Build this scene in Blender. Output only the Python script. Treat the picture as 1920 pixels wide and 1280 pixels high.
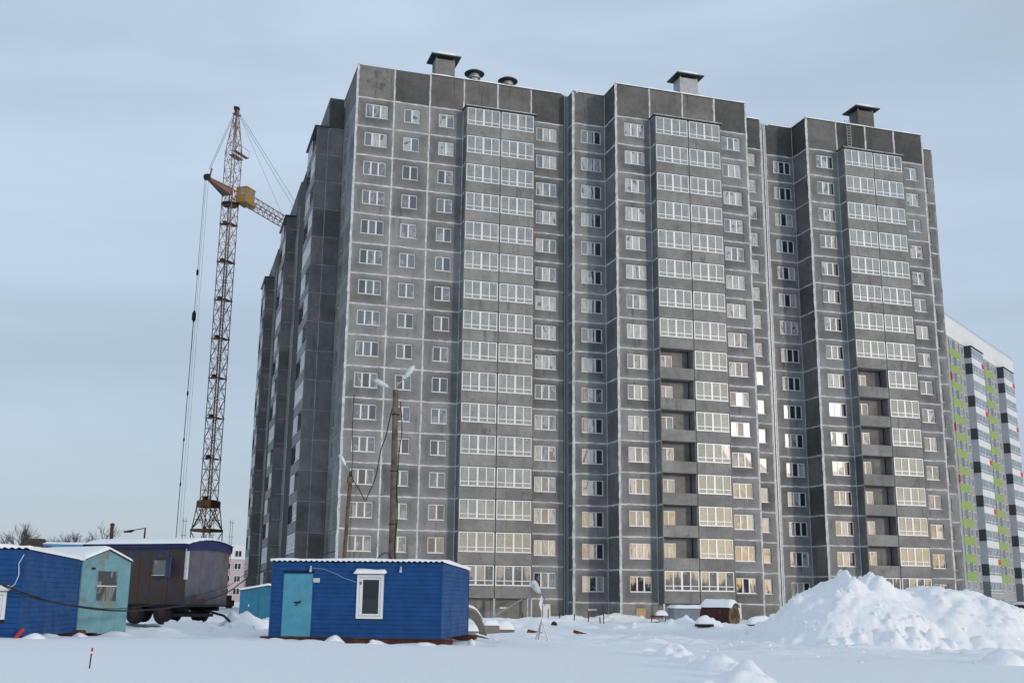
import bpy, math, random
import numpy as np
from mathutils import Vector, Matrix

random.seed(7)
R = math.radians
scene = bpy.context.scene
for o in list(bpy.data.objects):
    bpy.data.objects.remove(o)
COL = scene.collection

# ------------------------------------------------------------------ camera
F_PX, YAW, PITCH, ROLL = 2085.4, R(17.145), R(12.994), R(0.645)
CAM = Vector((-14.07, -94.72, 0.01))
cy, sy, cp, sp = math.cos(YAW), math.sin(YAW), math.cos(PITCH), math.sin(PITCH)
fw = Vector((sy * cp, cy * cp, sp)); rt = Vector((cy, -sy, 0)); up = rt.cross(fw)
r2 = rt * math.cos(ROLL) + up * math.sin(ROLL)
u2 = up * math.cos(ROLL) - rt * math.sin(ROLL)
camd = bpy.data.cameras.new('camera')
camd.sensor_width = 36.0
camd.lens = F_PX * 36.0 / 1920.0
camd.clip_start = 0.1
camd.clip_end = 6000
cam = bpy.data.objects.new('camera', camd)
COL.objects.link(cam)
cam.matrix_world = Matrix(((r2.x, u2.x, -fw.x, CAM.x), (r2.y, u2.y, -fw.y, CAM.y), (r2.z, u2.z, -fw.z, CAM.z), (0, 0, 0, 1)))
scene.camera = cam

# ------------------------------------------------------------------ sky, sun, exposure
SUN_EL, SUN_AZ = R(8.3), R(149)          # azimuth clockwise from +Y: behind the camera, to its right
world = bpy.data.worlds.new('World'); scene.world = world
world.use_nodes = True
wn, wl = world.node_tree.nodes, world.node_tree.links
wn.clear()
sky = wn.new('ShaderNodeTexSky'); sky.sky_type = 'NISHITA'; sky.sun_disc = False
sky.sun_elevation = SUN_EL; sky.sun_rotation = SUN_AZ
sky.altitude = 100; sky.air_density = 1.0; sky.dust_density = 1.4; sky.ozone_density = 1.5
tc = wn.new('ShaderNodeTexCoord')
mp = wn.new('ShaderNodeMapping'); mp.inputs['Scale'].default_value = (1.0, 1.0, 2.6)
mp.inputs['Rotation'].default_value = (0, R(14), 0)
nz = wn.new('ShaderNodeTexNoise'); nz.inputs['Scale'].default_value = 2.3
nz.inputs['Detail'].default_value = 6; nz.inputs['Roughness'].default_value = 0.52
nz.inputs['Distortion'].default_value = 0.5
rmp = wn.new('ShaderNodeMapRange'); rmp.inputs[1].default_value = 0.33; rmp.inputs[2].default_value = 0.72
rmp.inputs[3].default_value = 0.80; rmp.inputs[4].default_value = 0.93
rmp.interpolation_type = 'SMOOTHSTEP'
hz_sep = wn.new('ShaderNodeSeparateXYZ')
hz_f = wn.new('ShaderNodeMapRange'); hz_f.interpolation_type = 'SMOOTHSTEP'
hz_f.inputs[1].default_value = 0.0; hz_f.inputs[2].default_value = 0.34
haze_c = wn.new('ShaderNodeMix'); haze_c.data_type = 'RGBA'
haze_c.inputs['A'].default_value = (2.6, 3.1, 3.82, 1); haze_c.inputs['B'].default_value = (3.18, 3.85, 4.68, 1)
mixw = wn.new('ShaderNodeMix'); mixw.data_type = 'RGBA'
bg = wn.new('ShaderNodeBackground'); bg.inputs['Strength'].default_value = 0.10
wo = wn.new('ShaderNodeOutputWorld')
wl.new(tc.outputs['Generated'], mp.inputs['Vector']); wl.new(mp.outputs['Vector'], nz.inputs['Vector'])
wl.new(nz.outputs['Fac'], rmp.inputs[0]); wl.new(rmp.outputs[0], mixw.inputs['Factor'])
wl.new(sky.outputs[0], mixw.inputs['A']); nz2 = wn.new('ShaderNodeTexNoise'); nz2.inputs['Scale'].default_value = 1.7; nz2.inputs['Detail'].default_value = 7; nz2.inputs['Distortion'].default_value = .7
mp2 = wn.new('ShaderNodeMapping'); mp2.inputs['Scale'].default_value = (1, 1, 3.4); mp2.inputs['Location'].default_value = (3.1, 1.7, .4); mp2.inputs['Rotation'].default_value = (0, R(9), 0)
rm2 = wn.new('ShaderNodeMapRange'); rm2.interpolation_type = 'SMOOTHSTEP'; rm2.inputs[1].default_value = .32; rm2.inputs[2].default_value = .68; rm2.inputs[3].default_value = .89; rm2.inputs[4].default_value = 1.08
vm2 = wn.new('ShaderNodeVectorMath'); vm2.operation = 'SCALE'
wl.new(tc.outputs['Generated'], mp2.inputs[0]); wl.new(mp2.outputs[0], nz2.inputs['Vector']); wl.new(nz2.outputs['Fac'], rm2.inputs[0]); wl.new(rm2.outputs[0], vm2.inputs['Scale'])
wl.new(haze_c.outputs['Result'], vm2.inputs[0]); wl.new(vm2.outputs[0], mixw.inputs['B'])
wl.new(tc.outputs['Generated'], hz_sep.inputs[0]); wl.new(hz_sep.outputs[2], hz_f.inputs[0]); wl.new(hz_f.outputs[0], haze_c.inputs['Factor'])
wl.new(mixw.outputs['Result'], bg.inputs['Color']); wl.new(bg.outputs[0], wo.inputs['Surface'])

sund = bpy.data.lights.new('sun', 'SUN'); sund.energy = 0.68; sund.angle = R(5.0); sund.color = (1.0, 0.86, 0.70)
sun = bpy.data.objects.new('sun', sund); COL.objects.link(sun)
sdir = Vector((math.sin(SUN_AZ) * math.cos(SUN_EL), math.cos(SUN_AZ) * math.cos(SUN_EL), math.sin(SUN_EL)))
sun.rotation_euler = sdir.to_track_quat('Z', 'Y').to_euler()

vs = scene.view_settings
vs.view_transform = 'Standard'; vs.look = 'None'; vs.gamma = 1; vs.exposure = 0.80; vs.use_curve_mapping = False
scene.render.engine = 'CYCLES'
scene.cycles.use_denoising = True
scene.cycles.sample_clamp_direct = 0.8
scene.cycles.max_bounces = 8
scene.cycles.transparent_max_bounces = 8

# ------------------------------------------------------------------ helpers
class MB:
    """collects faces, links them as one mesh"""
    def __init__(s): s.v = []; s.f = []; s.smooth = False
    def add(s, vs_, fs):
        b = len(s.v); s.v += [tuple(p) for p in vs_]; s.f += [tuple(i + b for i in f) for f in fs]
        return s
    def box(s, x0, x1, y0, y1, z0, z1):
        return s.add([(x0, y0, z0), (x1, y0, z0), (x1, y1, z0), (x0, y1, z0), (x0, y0, z1), (x1, y0, z1), (x1, y1, z1), (x0, y1, z1)],
                     [(0, 3, 2, 1), (4, 5, 6, 7), (0, 1, 5, 4), (1, 2, 6, 5), (2, 3, 7, 6), (3, 0, 4, 7)])
    def bbox(s, x0, x1, y0, y1, z0, z1, b=0.02):
        """box with chamfered edges"""
        X = (x0, x0 + b, x1 - b, x1); Y = (y0, y0 + b, y1 - b, y1); Z = (z0, z0 + b, z1 - b, z1)
        v = []; 
        for (i, sx) in ((0, 1), (3, 2)):
            for (j, sy_) in ((0, 1), (3, 2)):
                for (k, sz) in ((0, 1), (3, 2)):
                    v += [(X[i], Y[sy_], Z[sz]), (X[sx], Y[j], Z[sz]), (X[sx], Y[sy_], Z[k])]
        def q(i, j, k, a): return ((i * 2 + j) * 2 + k) * 3 + a
        f = []
        f.append([q(0, 0, 0, 0), q(0, 0, 1, 0), q(0, 1, 1, 0), q(0, 1, 0, 0)]); f.append([q(1, 0, 0, 0), q(1, 1, 0, 0), q(1, 1, 1, 0), q(1, 0, 1, 0)])
        f.append([q(0, 0, 0, 1), q(1, 0, 0, 1), q(1, 0, 1, 1), q(0, 0, 1, 1)]); f.append([q(0, 1, 0, 1), q(0, 1, 1, 1), q(1, 1, 1, 1), q(1, 1, 0, 1)])
        f.append([q(0, 0, 0, 2), q(0, 1, 0, 2), q(1, 1, 0, 2), q(1, 0, 0, 2)]); f.append([q(0, 0, 1, 2), q(1, 0, 1, 2), q(1, 1, 1, 2), q(0, 1, 1, 2)])
        for k in (0, 1):
            for i in (0, 1):
                f.append([q(i, 0, k, 0), q(i, 1, k, 0), q(i, 1, k, 2), q(i, 0, k, 2)])
            for j in (0, 1):
                f.append([q(0, j, k, 1), q(1, j, k, 1), q(1, j, k, 2), q(0, j, k, 2)])
        for i in (0, 1):
            for j in (0, 1):
                f.append([q(i, j, 0, 0), q(i, j, 1, 0), q(i, j, 1, 1), q(i, j, 0, 1)])
                for k in (0, 1): f.append([q(i, j, k, 0), q(i, j, k, 1), q(i, j, k, 2)])
        return s.add(v, f)
    def bar(s, p, q, r, n=4, r1=None):
        p, q = Vector(p), Vector(q); d = (q - p)
        if d.length < 1e-6: return s
        d.normalize(); a = d.orthogonal().normalized() if abs(d.z) > .98 else Vector((0, 0, 1)).cross(d).normalized(); b = d.cross(a)
        if r1 is None: r1 = r
        v = []
        for c, rr in ((p, r), (q, r1)):
            for i in range(n):
                t = 2 * math.pi * (i + .5) / n; v.append(c + a * (math.cos(t) * rr) + b * (math.sin(t) * rr))
        f = [(i, (i + 1) % n, n + (i + 1) % n, n + i) for i in range(n)] + [tuple(range(n))[::-1], tuple(range(n, 2 * n))]
        return s.add(v, f)
    def tube(s, pts, r, n=5):
        pts = [Vector(p) for p in pts]; v = []; m = len(pts)
        for i, p in enumerate(pts):
            d = (pts[min(i + 1, m - 1)] - pts[max(i - 1, 0)]).normalized()
            a = Vector((0, 0, 1)).cross(d)
            a = a.normalized() if a.length > .05 else Vector((1, 0, 0)); b = d.cross(a)
            rr = r[i] if hasattr(r, '__len__') else r
            for k in range(n):
                t = 2 * math.pi * k / n; v.append(p + a * (math.cos(t) * rr) + b * (math.sin(t) * rr))
        f = [(i * n + k, i * n + (k + 1) % n, (i + 1) * n + (k + 1) % n, (i + 1) * n + k) for i in range(m - 1) for k in range(n)]
        f += [tuple(range(n))[::-1], tuple(range((m - 1) * n, m * n))]
        return s.add(v, f)
    def lathe(s, prof, c=(0, 0, 0), n=16, axis='z'):
        v = []
        for (r, h) in prof:
            for k in range(n):
                t = 2 * math.pi * k / n; a, b = r * math.cos(t), r * math.sin(t)
                q = (a, b, h) if axis == 'z' else ((h, a, b) if axis == 'x' else (a, h, b))
                v.append((c[0] + q[0], c[1] + q[1], c[2] + q[2]))
        m = len(prof)
        f = [(i * n + k, i * n + (k + 1) % n, (i + 1) * n + (k + 1) % n, (i + 1) * n + k) for i in range(m - 1) for k in range(n)]
        f += [tuple(range(n))[::-1], tuple(range((m - 1) * n, m * n))]
        return s.add(v, f)
    def prism(s, poly, y0, y1):
        """poly in (x,z), extruded along y"""
        n = len(poly)
        v = [(x, y0, z) for x, z in poly] + [(x, y1, z) for x, z in poly]
        f = [tuple(range(n)), tuple(range(n, 2 * n))[::-1]] + [(i, n + i, n + (i + 1) % n, (i + 1) % n) for i in range(n)]
        return s.add(v, f)
    def grid(s, P):
        """P[i][j] points"""
        n, m = len(P), len(P[0])
        v = [p for row in P for p in row]
        f = [(i * m + j, (i + 1) * m + j, (i + 1) * m + j + 1, i * m + j + 1) for i in range(n - 1) for j in range(m - 1)]
        return s.add(v, f)
    def mesh(s, name):
        me = bpy.data.meshes.new(name); me.from_pydata(s.v, [], s.f); me.update()
        if s.smooth:
            me.polygons.foreach_set('use_smooth', [True] * len(me.polygons))
        return me
    def build(s, name, mat, parent=None, loc=(0, 0, 0), rz=0.0):
        return obj(name, s.mesh(name), mat, parent, loc, rz)

def obj(name, me, mat, parent=None, loc=(0, 0, 0), rz=0.0):
    if mat is not None and len(me.materials) == 0: me.materials.append(mat)
    o = bpy.data.objects.new(name, me); COL.objects.link(o)
    o.location = loc; o.rotation_euler = (0, 0, rz)
    if parent: o.parent = parent
    return o
def thing(name, label, cat, loc=(0, 0, 0), rz=0.0, group=None):
    o = bpy.data.objects.new(name, None); COL.objects.link(o)
    o.empty_display_size = .3; o.location = loc; o.rotation_euler = (0, 0, rz)
    return tag(o, label, cat, group)
def tag(o, label, cat, group=None):
    o['label'] = label; o['category'] = cat
    if group: o['group'] = group
    return o
def kind(o, k): o['kind'] = k; return o

# value noise (numpy)
_rs = np.random.RandomState(3); _T = _rs.rand(256, 256)
def vnoise(x, y):
    xi = np.floor(x).astype(int); yi = np.floor(y).astype(int); fx = x - xi; fy = y - yi
    fx = fx * fx * (3 - 2 * fx); fy = fy * fy * (3 - 2 * fy)
    g = lambda a, b: _T[a % 256, b % 256]
    return (g(xi, yi) * (1 - fx) + g(xi + 1, yi) * fx) * (1 - fy) + (g(xi, yi + 1) * (1 - fx) + g(xi + 1, yi + 1) * fx) * fy
def fbm(x, y, s, o=4, g=.5):
    r = 0; a = 1; t = 0
    for i in range(o):
        r = r + a * vnoise(x * s + 17.3 * i, y * s + 9.1 * i); t += a; a *= g; s *= 2.03
    return r / t - .5
def clods(x, y, s, fill=.8):
    """rounded lumps packed side by side (cellular noise), 0..1"""
    x = x * s; y = y * s; xi = np.floor(x).astype(int); yi = np.floor(y).astype(int); best = np.zeros_like(x)
    for a in (-1, 0, 1):
        for b in (-1, 0, 1):
            i, j = xi + a, yi + b
            px = i + _T[i % 256, j % 256]; py = j + _T[(i + 71) % 256, (j + 13) % 256]; r = .25 + .65 * _T[(i + 29) % 256, (j + 101) % 256] ** 2
            on = _T[(i + 5) % 256, (j + 57) % 256] < fill
            q = 1 - ((x - px) ** 2 + (y - py) ** 2) / r ** 2
            best = np.maximum(best, np.where(on, r * np.sqrt(np.clip(q, 0, 1)), 0))
    return best
def sstep(a, b, x): t = np.clip((x - a) / (b - a), 0, 1); return t * t * (3 - 2 * t)

# ------------------------------------------------------------------ materials
class NT:
    def __init__(s, name):
        s.m = bpy.data.materials.new(name); s.m.use_nodes = True
        s.n, s.l = s.m.node_tree.nodes, s.m.node_tree.links
        s.p = s.n['Principled BSDF']; s.geo = None
    def pos(s):
        if not s.geo: s.geo = s.n.new('ShaderNodeNewGeometry')
        return s.geo.outputs['Position']
    def objc(s): return s.n.new('ShaderNodeTexCoord').outputs['Object']
    def gen(s): return s.n.new('ShaderNodeTexCoord').outputs['Generated']
    def rand(s): return s.n.new('ShaderNodeObjectInfo').outputs['Random']
    def lk(s, a, b):
        if hasattr(a, 'is_linked'): s.l.new(a, b)
        else: b.default_value = a
    def mapv(s, v, scale=(1, 1, 1), loc=(0, 0, 0)):
        m = s.n.new('ShaderNodeMapping'); s.lk(v, m.inputs[0]); m.inputs['Scale'].default_value = scale
        s.lk(loc, m.inputs['Location']); return m.outputs[0]
    def noise(s, v, scale, detail=4, rough=.55, dist=0):
        m = s.n.new('ShaderNodeTexNoise'); s.lk(v, m.inputs['Vector']); m.inputs['Scale'].default_value = scale
        m.inputs['Detail'].default_value = detail; m.inputs['Roughness'].default_value = rough; m.inputs['Distortion'].default_value = dist
        return m.outputs['Fac']
    def vor(s, v, scale):
        m = s.n.new('ShaderNodeTexVoronoi'); s.lk(v, m.inputs['Vector']); m.inputs['Scale'].default_value = scale
        return m.outputs['Distance']
    def mr(s, v, a, b, c, d, smooth=True):
        m = s.n.new('ShaderNodeMapRange'); m.interpolation_type = 'SMOOTHSTEP' if smooth else 'LINEAR'
        s.lk(v, m.inputs[0])
        for i, x in enumerate((a, b, c, d)): s.lk(x, m.inputs[i + 1])
        return m.outputs[0]
    def math(s, op, a, b=0.0):
        m = s.n.new('ShaderNodeMath'); m.operation = op; s.lk(a, m.inputs[0]); s.lk(b, m.inputs[1]); return m.outputs[0]
    def sep(s, v):
        m = s.n.new('ShaderNodeSeparateXYZ'); s.lk(v, m.inputs[0]); return m.outputs
    def mix(s, f, a, b, mode='MIX'):
        m = s.n.new('ShaderNodeMix'); m.data_type = 'RGBA'; m.blend_type = mode
        s.lk(f, m.inputs['Factor'])
        for x, k in ((a, 'A'), (b, 'B')):
            if not hasattr(x, 'is_linked') and len(x) == 3: x = (*x, 1)
            s.lk(x, m.inputs[k])
        return m.outputs['Result']
    def scale(s, c, f):
        m = s.n.new('ShaderNodeVectorMath'); m.operation = 'SCALE'
        if not hasattr(c, 'is_linked'): m.inputs[0].default_value = c[:3]
        else: s.l.new(c, m.inputs[0])
        s.lk(f, m.inputs['Scale']); return m.outputs[0]
    def bump(s, h, strength=.3, dist=.02):
        m = s.n.new('ShaderNodeBump'); m.inputs['Strength'].default_value = strength; m.inputs['Distance'].default_value = dist
        s.lk(h, m.inputs['Height']); s.l.new(m.outputs[0], s.p.inputs['Normal'])
    def out(s, color=None, rough=None, metal=None, spec=None):
        if color is not None:
            if not hasattr(color, 'is_linked') and len(color) == 3: color = (*color, 1)
            s.lk(color, s.p.inputs['Base Color'])
        if rough is not None: s.lk(rough, s.p.inputs['Roughness'])
        if metal is not None: s.lk(metal, s.p.inputs['Metallic'])
        if spec is not None: s.lk(spec, s.p.inputs['Specular IOR Level'])
        return s.m

def simple(name, col, rough=.6, metal=0, var=.18, scale=2.0, spec=.4, bump=0, rnd=0.0):
    t = NT(name); n = t.noise(t.pos(), scale, 5, .6)
    f = t.mr(n, .25, .75, 1 - var, 1 + var)
    if rnd: f = t.math('MULTIPLY', f, t.mr(t.rand(), 0, 1, 1 - rnd, 1 + rnd, False))
    c = t.scale(col, f)
    if bump: t.bump(t.noise(t.pos(), scale * 6, 4), bump, .02)
    return t.out(c, rough, metal, spec)

def concrete(name, col, light, rndv=.2, edge=1.0, streak=.5, dark=(.05, .05, .048), dthr=.64, wash=True):
    """precast panel: grey, blotchy, streaked, with pale sealant overspray along its edges"""
    t = NT(name); p = t.pos()
    r = t.rand()
    big = t.noise(p, .45, 4, .6); mid = t.noise(p, 2.3, 5, .6); fine = t.noise(p, 22, 3, .6)
    st = t.noise(t.mapv(p, (2.2, 2.2, .16)), 1.0, 4, .6)
    v = t.math('MULTIPLY', t.mr(big, .3, .7, .82, 1.16), t.mr(mid, .25, .75, .88, 1.12))
    v = t.math('MULTIPLY', v, t.mr(fine, .2, .8, .93, 1.07))
    v = t.math('MULTIPLY', v, t.mr(r, 0, 1, 1 - rndv, 1 + rndv, False))
    c = t.scale(col, v)
    c = t.mix(t.math('MULTIPLY', t.mr(st, .56, .74, 0, 1), streak), c, dark)
    spots = t.noise(t.mapv(p, (1, 1, .8), (5, 2, 8)), .8, 6, .68)
    c = t.mix(t.math('MULTIPLY', t.mr(spots, dthr, dthr + .1, 0, 1), .55), c, dark)
    if wash:
        g = t.sep(t.gen())
        ex = t.math('MULTIPLY', t.math('MINIMUM', g[0], t.math('SUBTRACT', 1.0, g[0])), 3.4)
        ez = t.math('MULTIPLY', t.math('MINIMUM', g[2], t.math('SUBTRACT', 1.0, g[2])), 2.8)
        e = t.math('ADD', t.math('MINIMUM', ex, ez), t.math('MULTIPLY', t.math('SUBTRACT', mid, .5), .9))
        f = t.math('MULTIPLY', t.mr(e, -.05, .62, 1, 0), edge)
        f = t.math('MULTIPLY', f, t.mr(big, .35, .62, .25, 1))
        c = t.mix(f, c, light)
    t.bump(t.math('ADD', t.math('MULTIPLY', mid, .6), fine), .25, .01)
    return t.out(c, .88, 0, .25)

M = {}
M['panel'] = concrete('panel_concrete', (.198, .199, .198), (.33, .331, .33), rndv=.27, edge=.6, streak=.65)
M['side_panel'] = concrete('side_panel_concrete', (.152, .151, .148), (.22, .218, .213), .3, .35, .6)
M['attic'] = concrete('attic_concrete', (.15, .146, .138), (.2, .197, .19), .14, .25, .8, (.055, .052, .046), .62)
M['attic_dark'] = concrete('wet_attic_concrete', (.085, .084, .08), (.12, .118, .114), .2, .2, .6, (.035, .034, .031), .6)
M['attic_streaked'] = concrete('streaked_attic_concrete', (.195, .19, .18), (.22, .216, .208), .1, .2, 1.0, (.06, .057, .05), .5)
M['apron'] = concrete('balcony_concrete', (.245, .24, .23), (.3, .295, .285), .12, .2, .5, (.08, .076, .065), .6)
M['base'] = concrete('base_concrete', (.21, .2, .185), (.33, .325, .31), .15, .6, .6, (.09, .085, .075), .57)
M['sealant'] = simple('white_sealant', (.56, .57, .58), .8, 0, .3, 1.6, .2, .3)
M['pvc'] = simple('white_pvc', (.78, .79, .80), .35, 0, .05, 1.0, .5)
M['core'] = simple('dark_concrete', (.05, .05, .05), .9)
M['cover'] = simple('joint_cover_steel', (.36, .39, .43), .45, .3, .15, 3)
M['flash'] = simple('dark_flashing', (.07, .075, .08), .5, .4, .2, 4)
M['galv'] = simple('galvanised_steel', (.42, .44, .46), .45, .5, .18, 5)

def glass(name, refl, film_amt, film=(.55, .56, .55), inner=(.03, .034, .035), tint=(.9, .93, .95)):
    """window glass: reflection over a dim room with bits of loose protective film behind it"""
    t = NT(name); p = t.pos(); r = t.rand()
    off = t.n.new('ShaderNodeCombineXYZ'); t.lk(t.math('MULTIPLY', r, 57.0), off.inputs[0]); t.lk(t.math('MULTIPLY', r, 23.0), off.inputs[2])
    q = t.mapv(p, (1.5, 1.5, .7), off.outputs[0])
    n = t.noise(q, .9, 3, .5, 1.2)
    thr = t.mr(r, 0, 1, .74 - film_amt * .35, .66 - film_amt * .35, False)
    f = t.mr(n, thr, t.math('ADD', thr, .035), 0, 1)
    shade = t.mr(t.noise(t.mapv(p, (5, 5, .8), off.outputs[0]), 1.4, 2, .5, .6), .3, .7, .55, 1.05)
    dif = t.mix(f, inner, t.scale(film, shade))
    d = t.n.new('ShaderNodeBsdfDiffuse'); t.lk(dif, d.inputs[0])
    g = t.n.new('ShaderNodeBsdfGlossy'); g.inputs['Roughness'].default_value = .02; g.inputs['Color'].default_value = (*tint, 1)
    b = t.n.new('ShaderNodeBump'); b.inputs['Strength'].default_value = .03; b.inputs['Distance'].default_value = .05
    t.lk(t.noise(p, 1.1, 1, .4), b.inputs['Height']); t.l.new(b.outputs[0], g.inputs['Normal'])
    fr = t.n.new('ShaderNodeFresnel'); fr.inputs[0].default_value = 1.5
    fac = t.mr(t.math('ADD', fr.outputs[0], refl), 0, 1, 0, 1, False)
    ms = t.n.new('ShaderNodeMixShader'); t.lk(fac, ms.inputs[0]); t.l.new(d.outputs[0], ms.inputs[1]); t.l.new(g.outputs[0], ms.inputs[2])
    t.l.new(ms.outputs[0], t.n['Material Output'].inputs['Surface']); return t.m
M['glass'] = glass('window_glass', .2, .4, (.26, .27, .265), (.05, .055, .058))
M['glass_film'] = glass('filmed_window_glass', .15, .95, (.5, .5, .48), (.06, .063, .065))
M['glass_dark'] = glass('bare_window_glass', .13, -.3, inner=(.02, .022, .024))
def clear_glass(name, refl, tint=(.8, .86, .85)):
    t = NT(name); tr = t.n.new('ShaderNodeBsdfTransparent'); tr.inputs[0].default_value = (*tint, 1)
    g = t.n.new('ShaderNodeBsdfGlossy'); g.inputs['Roughness'].default_value = .02; g.inputs['Color'].default_value = (.92, .95, .95, 1)
    b = t.n.new('ShaderNodeBump'); b.inputs['Strength'].default_value = .025; b.inputs['Distance'].default_value = .05
    t.lk(t.noise(t.pos(), .9, 1, .4), b.inputs['Height']); t.l.new(b.outputs[0], g.inputs['Normal'])
    fr = t.n.new('ShaderNodeFresnel'); fr.inputs[0].default_value = 1.5
    ms = t.n.new('ShaderNodeMixShader'); t.lk(t.math('ADD', fr.outputs[0], refl), ms.inputs[0])
    df = t.n.new('ShaderNodeBsdfDiffuse'); df.inputs[0].default_value = (.5, .5, .485, 1)      # pale diffuse mixed in to imitate the milky light in the glazing
    m0 = t.n.new('ShaderNodeMixShader'); t.lk(t.mr(t.noise(t.mapv(t.pos(), (1, 1, .6)), 1.3, 4, .6), .3, .7, .2, .5), m0.inputs[0])
    t.l.new(tr.outputs[0], m0.inputs[1]); t.l.new(df.outputs[0], m0.inputs[2])
    t.l.new(m0.outputs[0], ms.inputs[1]); t.l.new(g.outputs[0], ms.inputs[2])
    t.l.new(ms.outputs[0], t.n['Material Output'].inputs['Surface']); return t.m
M['glass_clear'] = clear_glass('balcony_glass', .11)

def snow_mat(name, col=(.945, .95, .955), bscale=9, bstr=.25, dirt=0.0):
    t = NT(name); p = t.pos(); c = col
    n = t.noise(p, bscale, 5, .6)
    if dirt:
        d = t.noise(p, 1.7, 6, .7)
        c = t.mix(t.math('MULTIPLY', t.mr(d, .62, .74, 0, 1), dirt), (*col, 1), (.55, .5, .46, 1))
    t.bump(n, bstr, .06)
    m = t.out(c, .7, 0, .2); return m
def ground_snow():
    t = NT('ground_snow'); p = t.pos(); q = t.sep(p)
    n = t.noise(p, 6, 5, .6); st = t.noise(t.mapv(p, (.14, 1.0, 1)), 1.6, 5, .65); sp = t.noise(p, 3.1, 6, .72)
    trk = t.math('MULTIPLY', t.mr(q[0], 1.5, 6, 0, 1), t.mr(q[1], -69, -62, 0, 1))
    trk = t.math('MULTIPLY', trk, t.mr(q[1], -30, -52, 0, 1))
    c = t.mix(t.math('MULTIPLY', t.mr(st, .45, .68, 0, .5), trk), (.945, .95, .955), (.74, .72, .71))
    c = t.mix(t.math('MULTIPLY', t.mr(sp, .69, .75, 0, .75), t.mr(q[1], -64, -56, 0, 1)), c, (.38, .33, .29))
    t.bump(t.math('ADD', n, t.math('MULTIPLY', t.math('MULTIPLY', st, trk), 3.0)), .3, .08)
    return t.out(c, .7, 0, .2)
M['ground_snow'] = ground_snow()
M['snow'] = snow_mat('snow')
M['snow_pile'] = snow_mat('shovelled_snow', (.945, .95, .955), 5, .5, .35)

# ------------------------------------------------------------------ the ground
def ground_h(x, y):
    x = np.asarray(x, float); y = np.asarray(y, float)
    k = 1 - .75 * sstep(-46, -25, y)
    g = -1.53 - .016 * np.clip(x + 5, -18, 26) * k - .12 * sstep(-40, -8, y)
    # undisturbed deep snow field in the foreground; its edge turns towards the camera on the right
    e1 = -60.8 - .25 * (x + 8) + fbm(x, y * 0 + 3, .35, 3) * 1.1
    e2 = .3 + .27 * (y + 63) + fbm(y, x * 0 + 7, .45, 3) * 1.2
    fld = (1 - sstep(-.9, .5, y - e1)) * (1 - sstep(-.7, .4, x - e2)) * sstep(-140, -100, y)
    g = g + .17 * fld + .03 * fbm(x, y, .12, 2) * fld
    dist = sstep(-66, -56, y) * (1 - fld)
    g = g + dist * (fbm(x, y, .3, 4) * .28 + np.abs(fbm(x, y, 1.3, 3)) * .16 + .2 * clods(x, y, 1.2, .4) * sstep(-.08, .1, fbm(x, y, .21, 3)))
    # wheel ruts of the cleared track on the right
    tr = np.exp(-((y + 60.5 + .10 * (x - 6) - 1.2 * fbm(x, y, .1, 2)) / 3.2) ** 2) * sstep(0, 4, x)
    g = g - tr * .06 + tr * .05 * np.sin(y * 4.2 + .5 * x + 2 * fbm(x, y, .2, 2)) * (.3 + fbm(x, y, .5, 2))
    # heaps in front of the wagon and huts
    for (hx, hy, rx, ry, hh) in ((-11.8, -50.2, 2.6, 1.3, .12), (-9.0, -41.5, 1.5, 1.4, .2), (-7.6, -38.5, 1.6, 1.2, .2),
                                 (-6.9, -50.6, 2.0, 1.4, .3), (4.5, -31, 3, 2, .35), (9, -26, 4, 2.5, .4), (14.5, -33, 3.2, 1.6, .4), (17.5, -35, 2.6, 1.5, .45), (21.5, -38, 3, 2, .7),
                                 (16, -8.5, 5, 1.6, .25), (29, -11, 4, 2, .3)):
        q = ((x - hx) / rx) ** 2 + ((y - hy) / ry) ** 2
        g = g + hh * np.exp(-q) * (1 + 1.1 * fbm(x, y, 1.4, 4))
    # skirts of snow around the hut sills
    g = g + .008 * fbm(x, y, 3.1, 3) * 4 * dist
    far = sstep(90, 400, np.hypot(x, y + 50))
    return g - far * 1.2
def axis(a, b, step, ends):
    core = np.arange(a, b + 1e-6, step)
    L_, H_ = [], []
    d = step; q = a
    while q > -ends: d *= 1.35; q -= d; L_.append(q)
    d = step; q = b
    while q < ends: d *= 1.35; q += d; H_.append(q)
    return np.concatenate([np.array(L_[::-1]), core, np.array(H_)])
gx = axis(-24, 34, .22, 2600); gy = axis(-80, -22, .22, 2600)
XX, YY = np.meshgrid(gx, gy, indexing='ij')
ZZ = ground_h(XX, YY)
nxg, nyg = XX.shape
me = bpy.data.meshes.new('snowy_ground')
verts = np.stack([XX, YY, ZZ], -1).reshape(-1, 3)
ii = (np.arange(nxg - 1)[:, None] * nyg + np.arange(nyg - 1)[None, :]).reshape(-1)
faces = np.stack([ii, ii + nyg, ii + nyg + 1, ii + 1], -1)
me.vertices.add(len(verts)); me.vertices.foreach_set('co', verts.reshape(-1))
me.loops.add(faces.size); me.loops.foreach_set('vertex_index', faces.reshape(-1).astype(np.int32))
me.polygons.add(len(faces)); me.polygons.foreach_set('loop_start', np.arange(0, faces.size, 4, dtype=np.int32))
me.polygons.foreach_set('use_smooth', [True] * len(faces)); me.update(calc_edges=True); me.validate()
kind(obj('snowy_ground', me, M['ground_snow']), 'structure')
def gh(x, y): return float(ground_h(np.array([x]), np.array([y]))[0])

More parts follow.
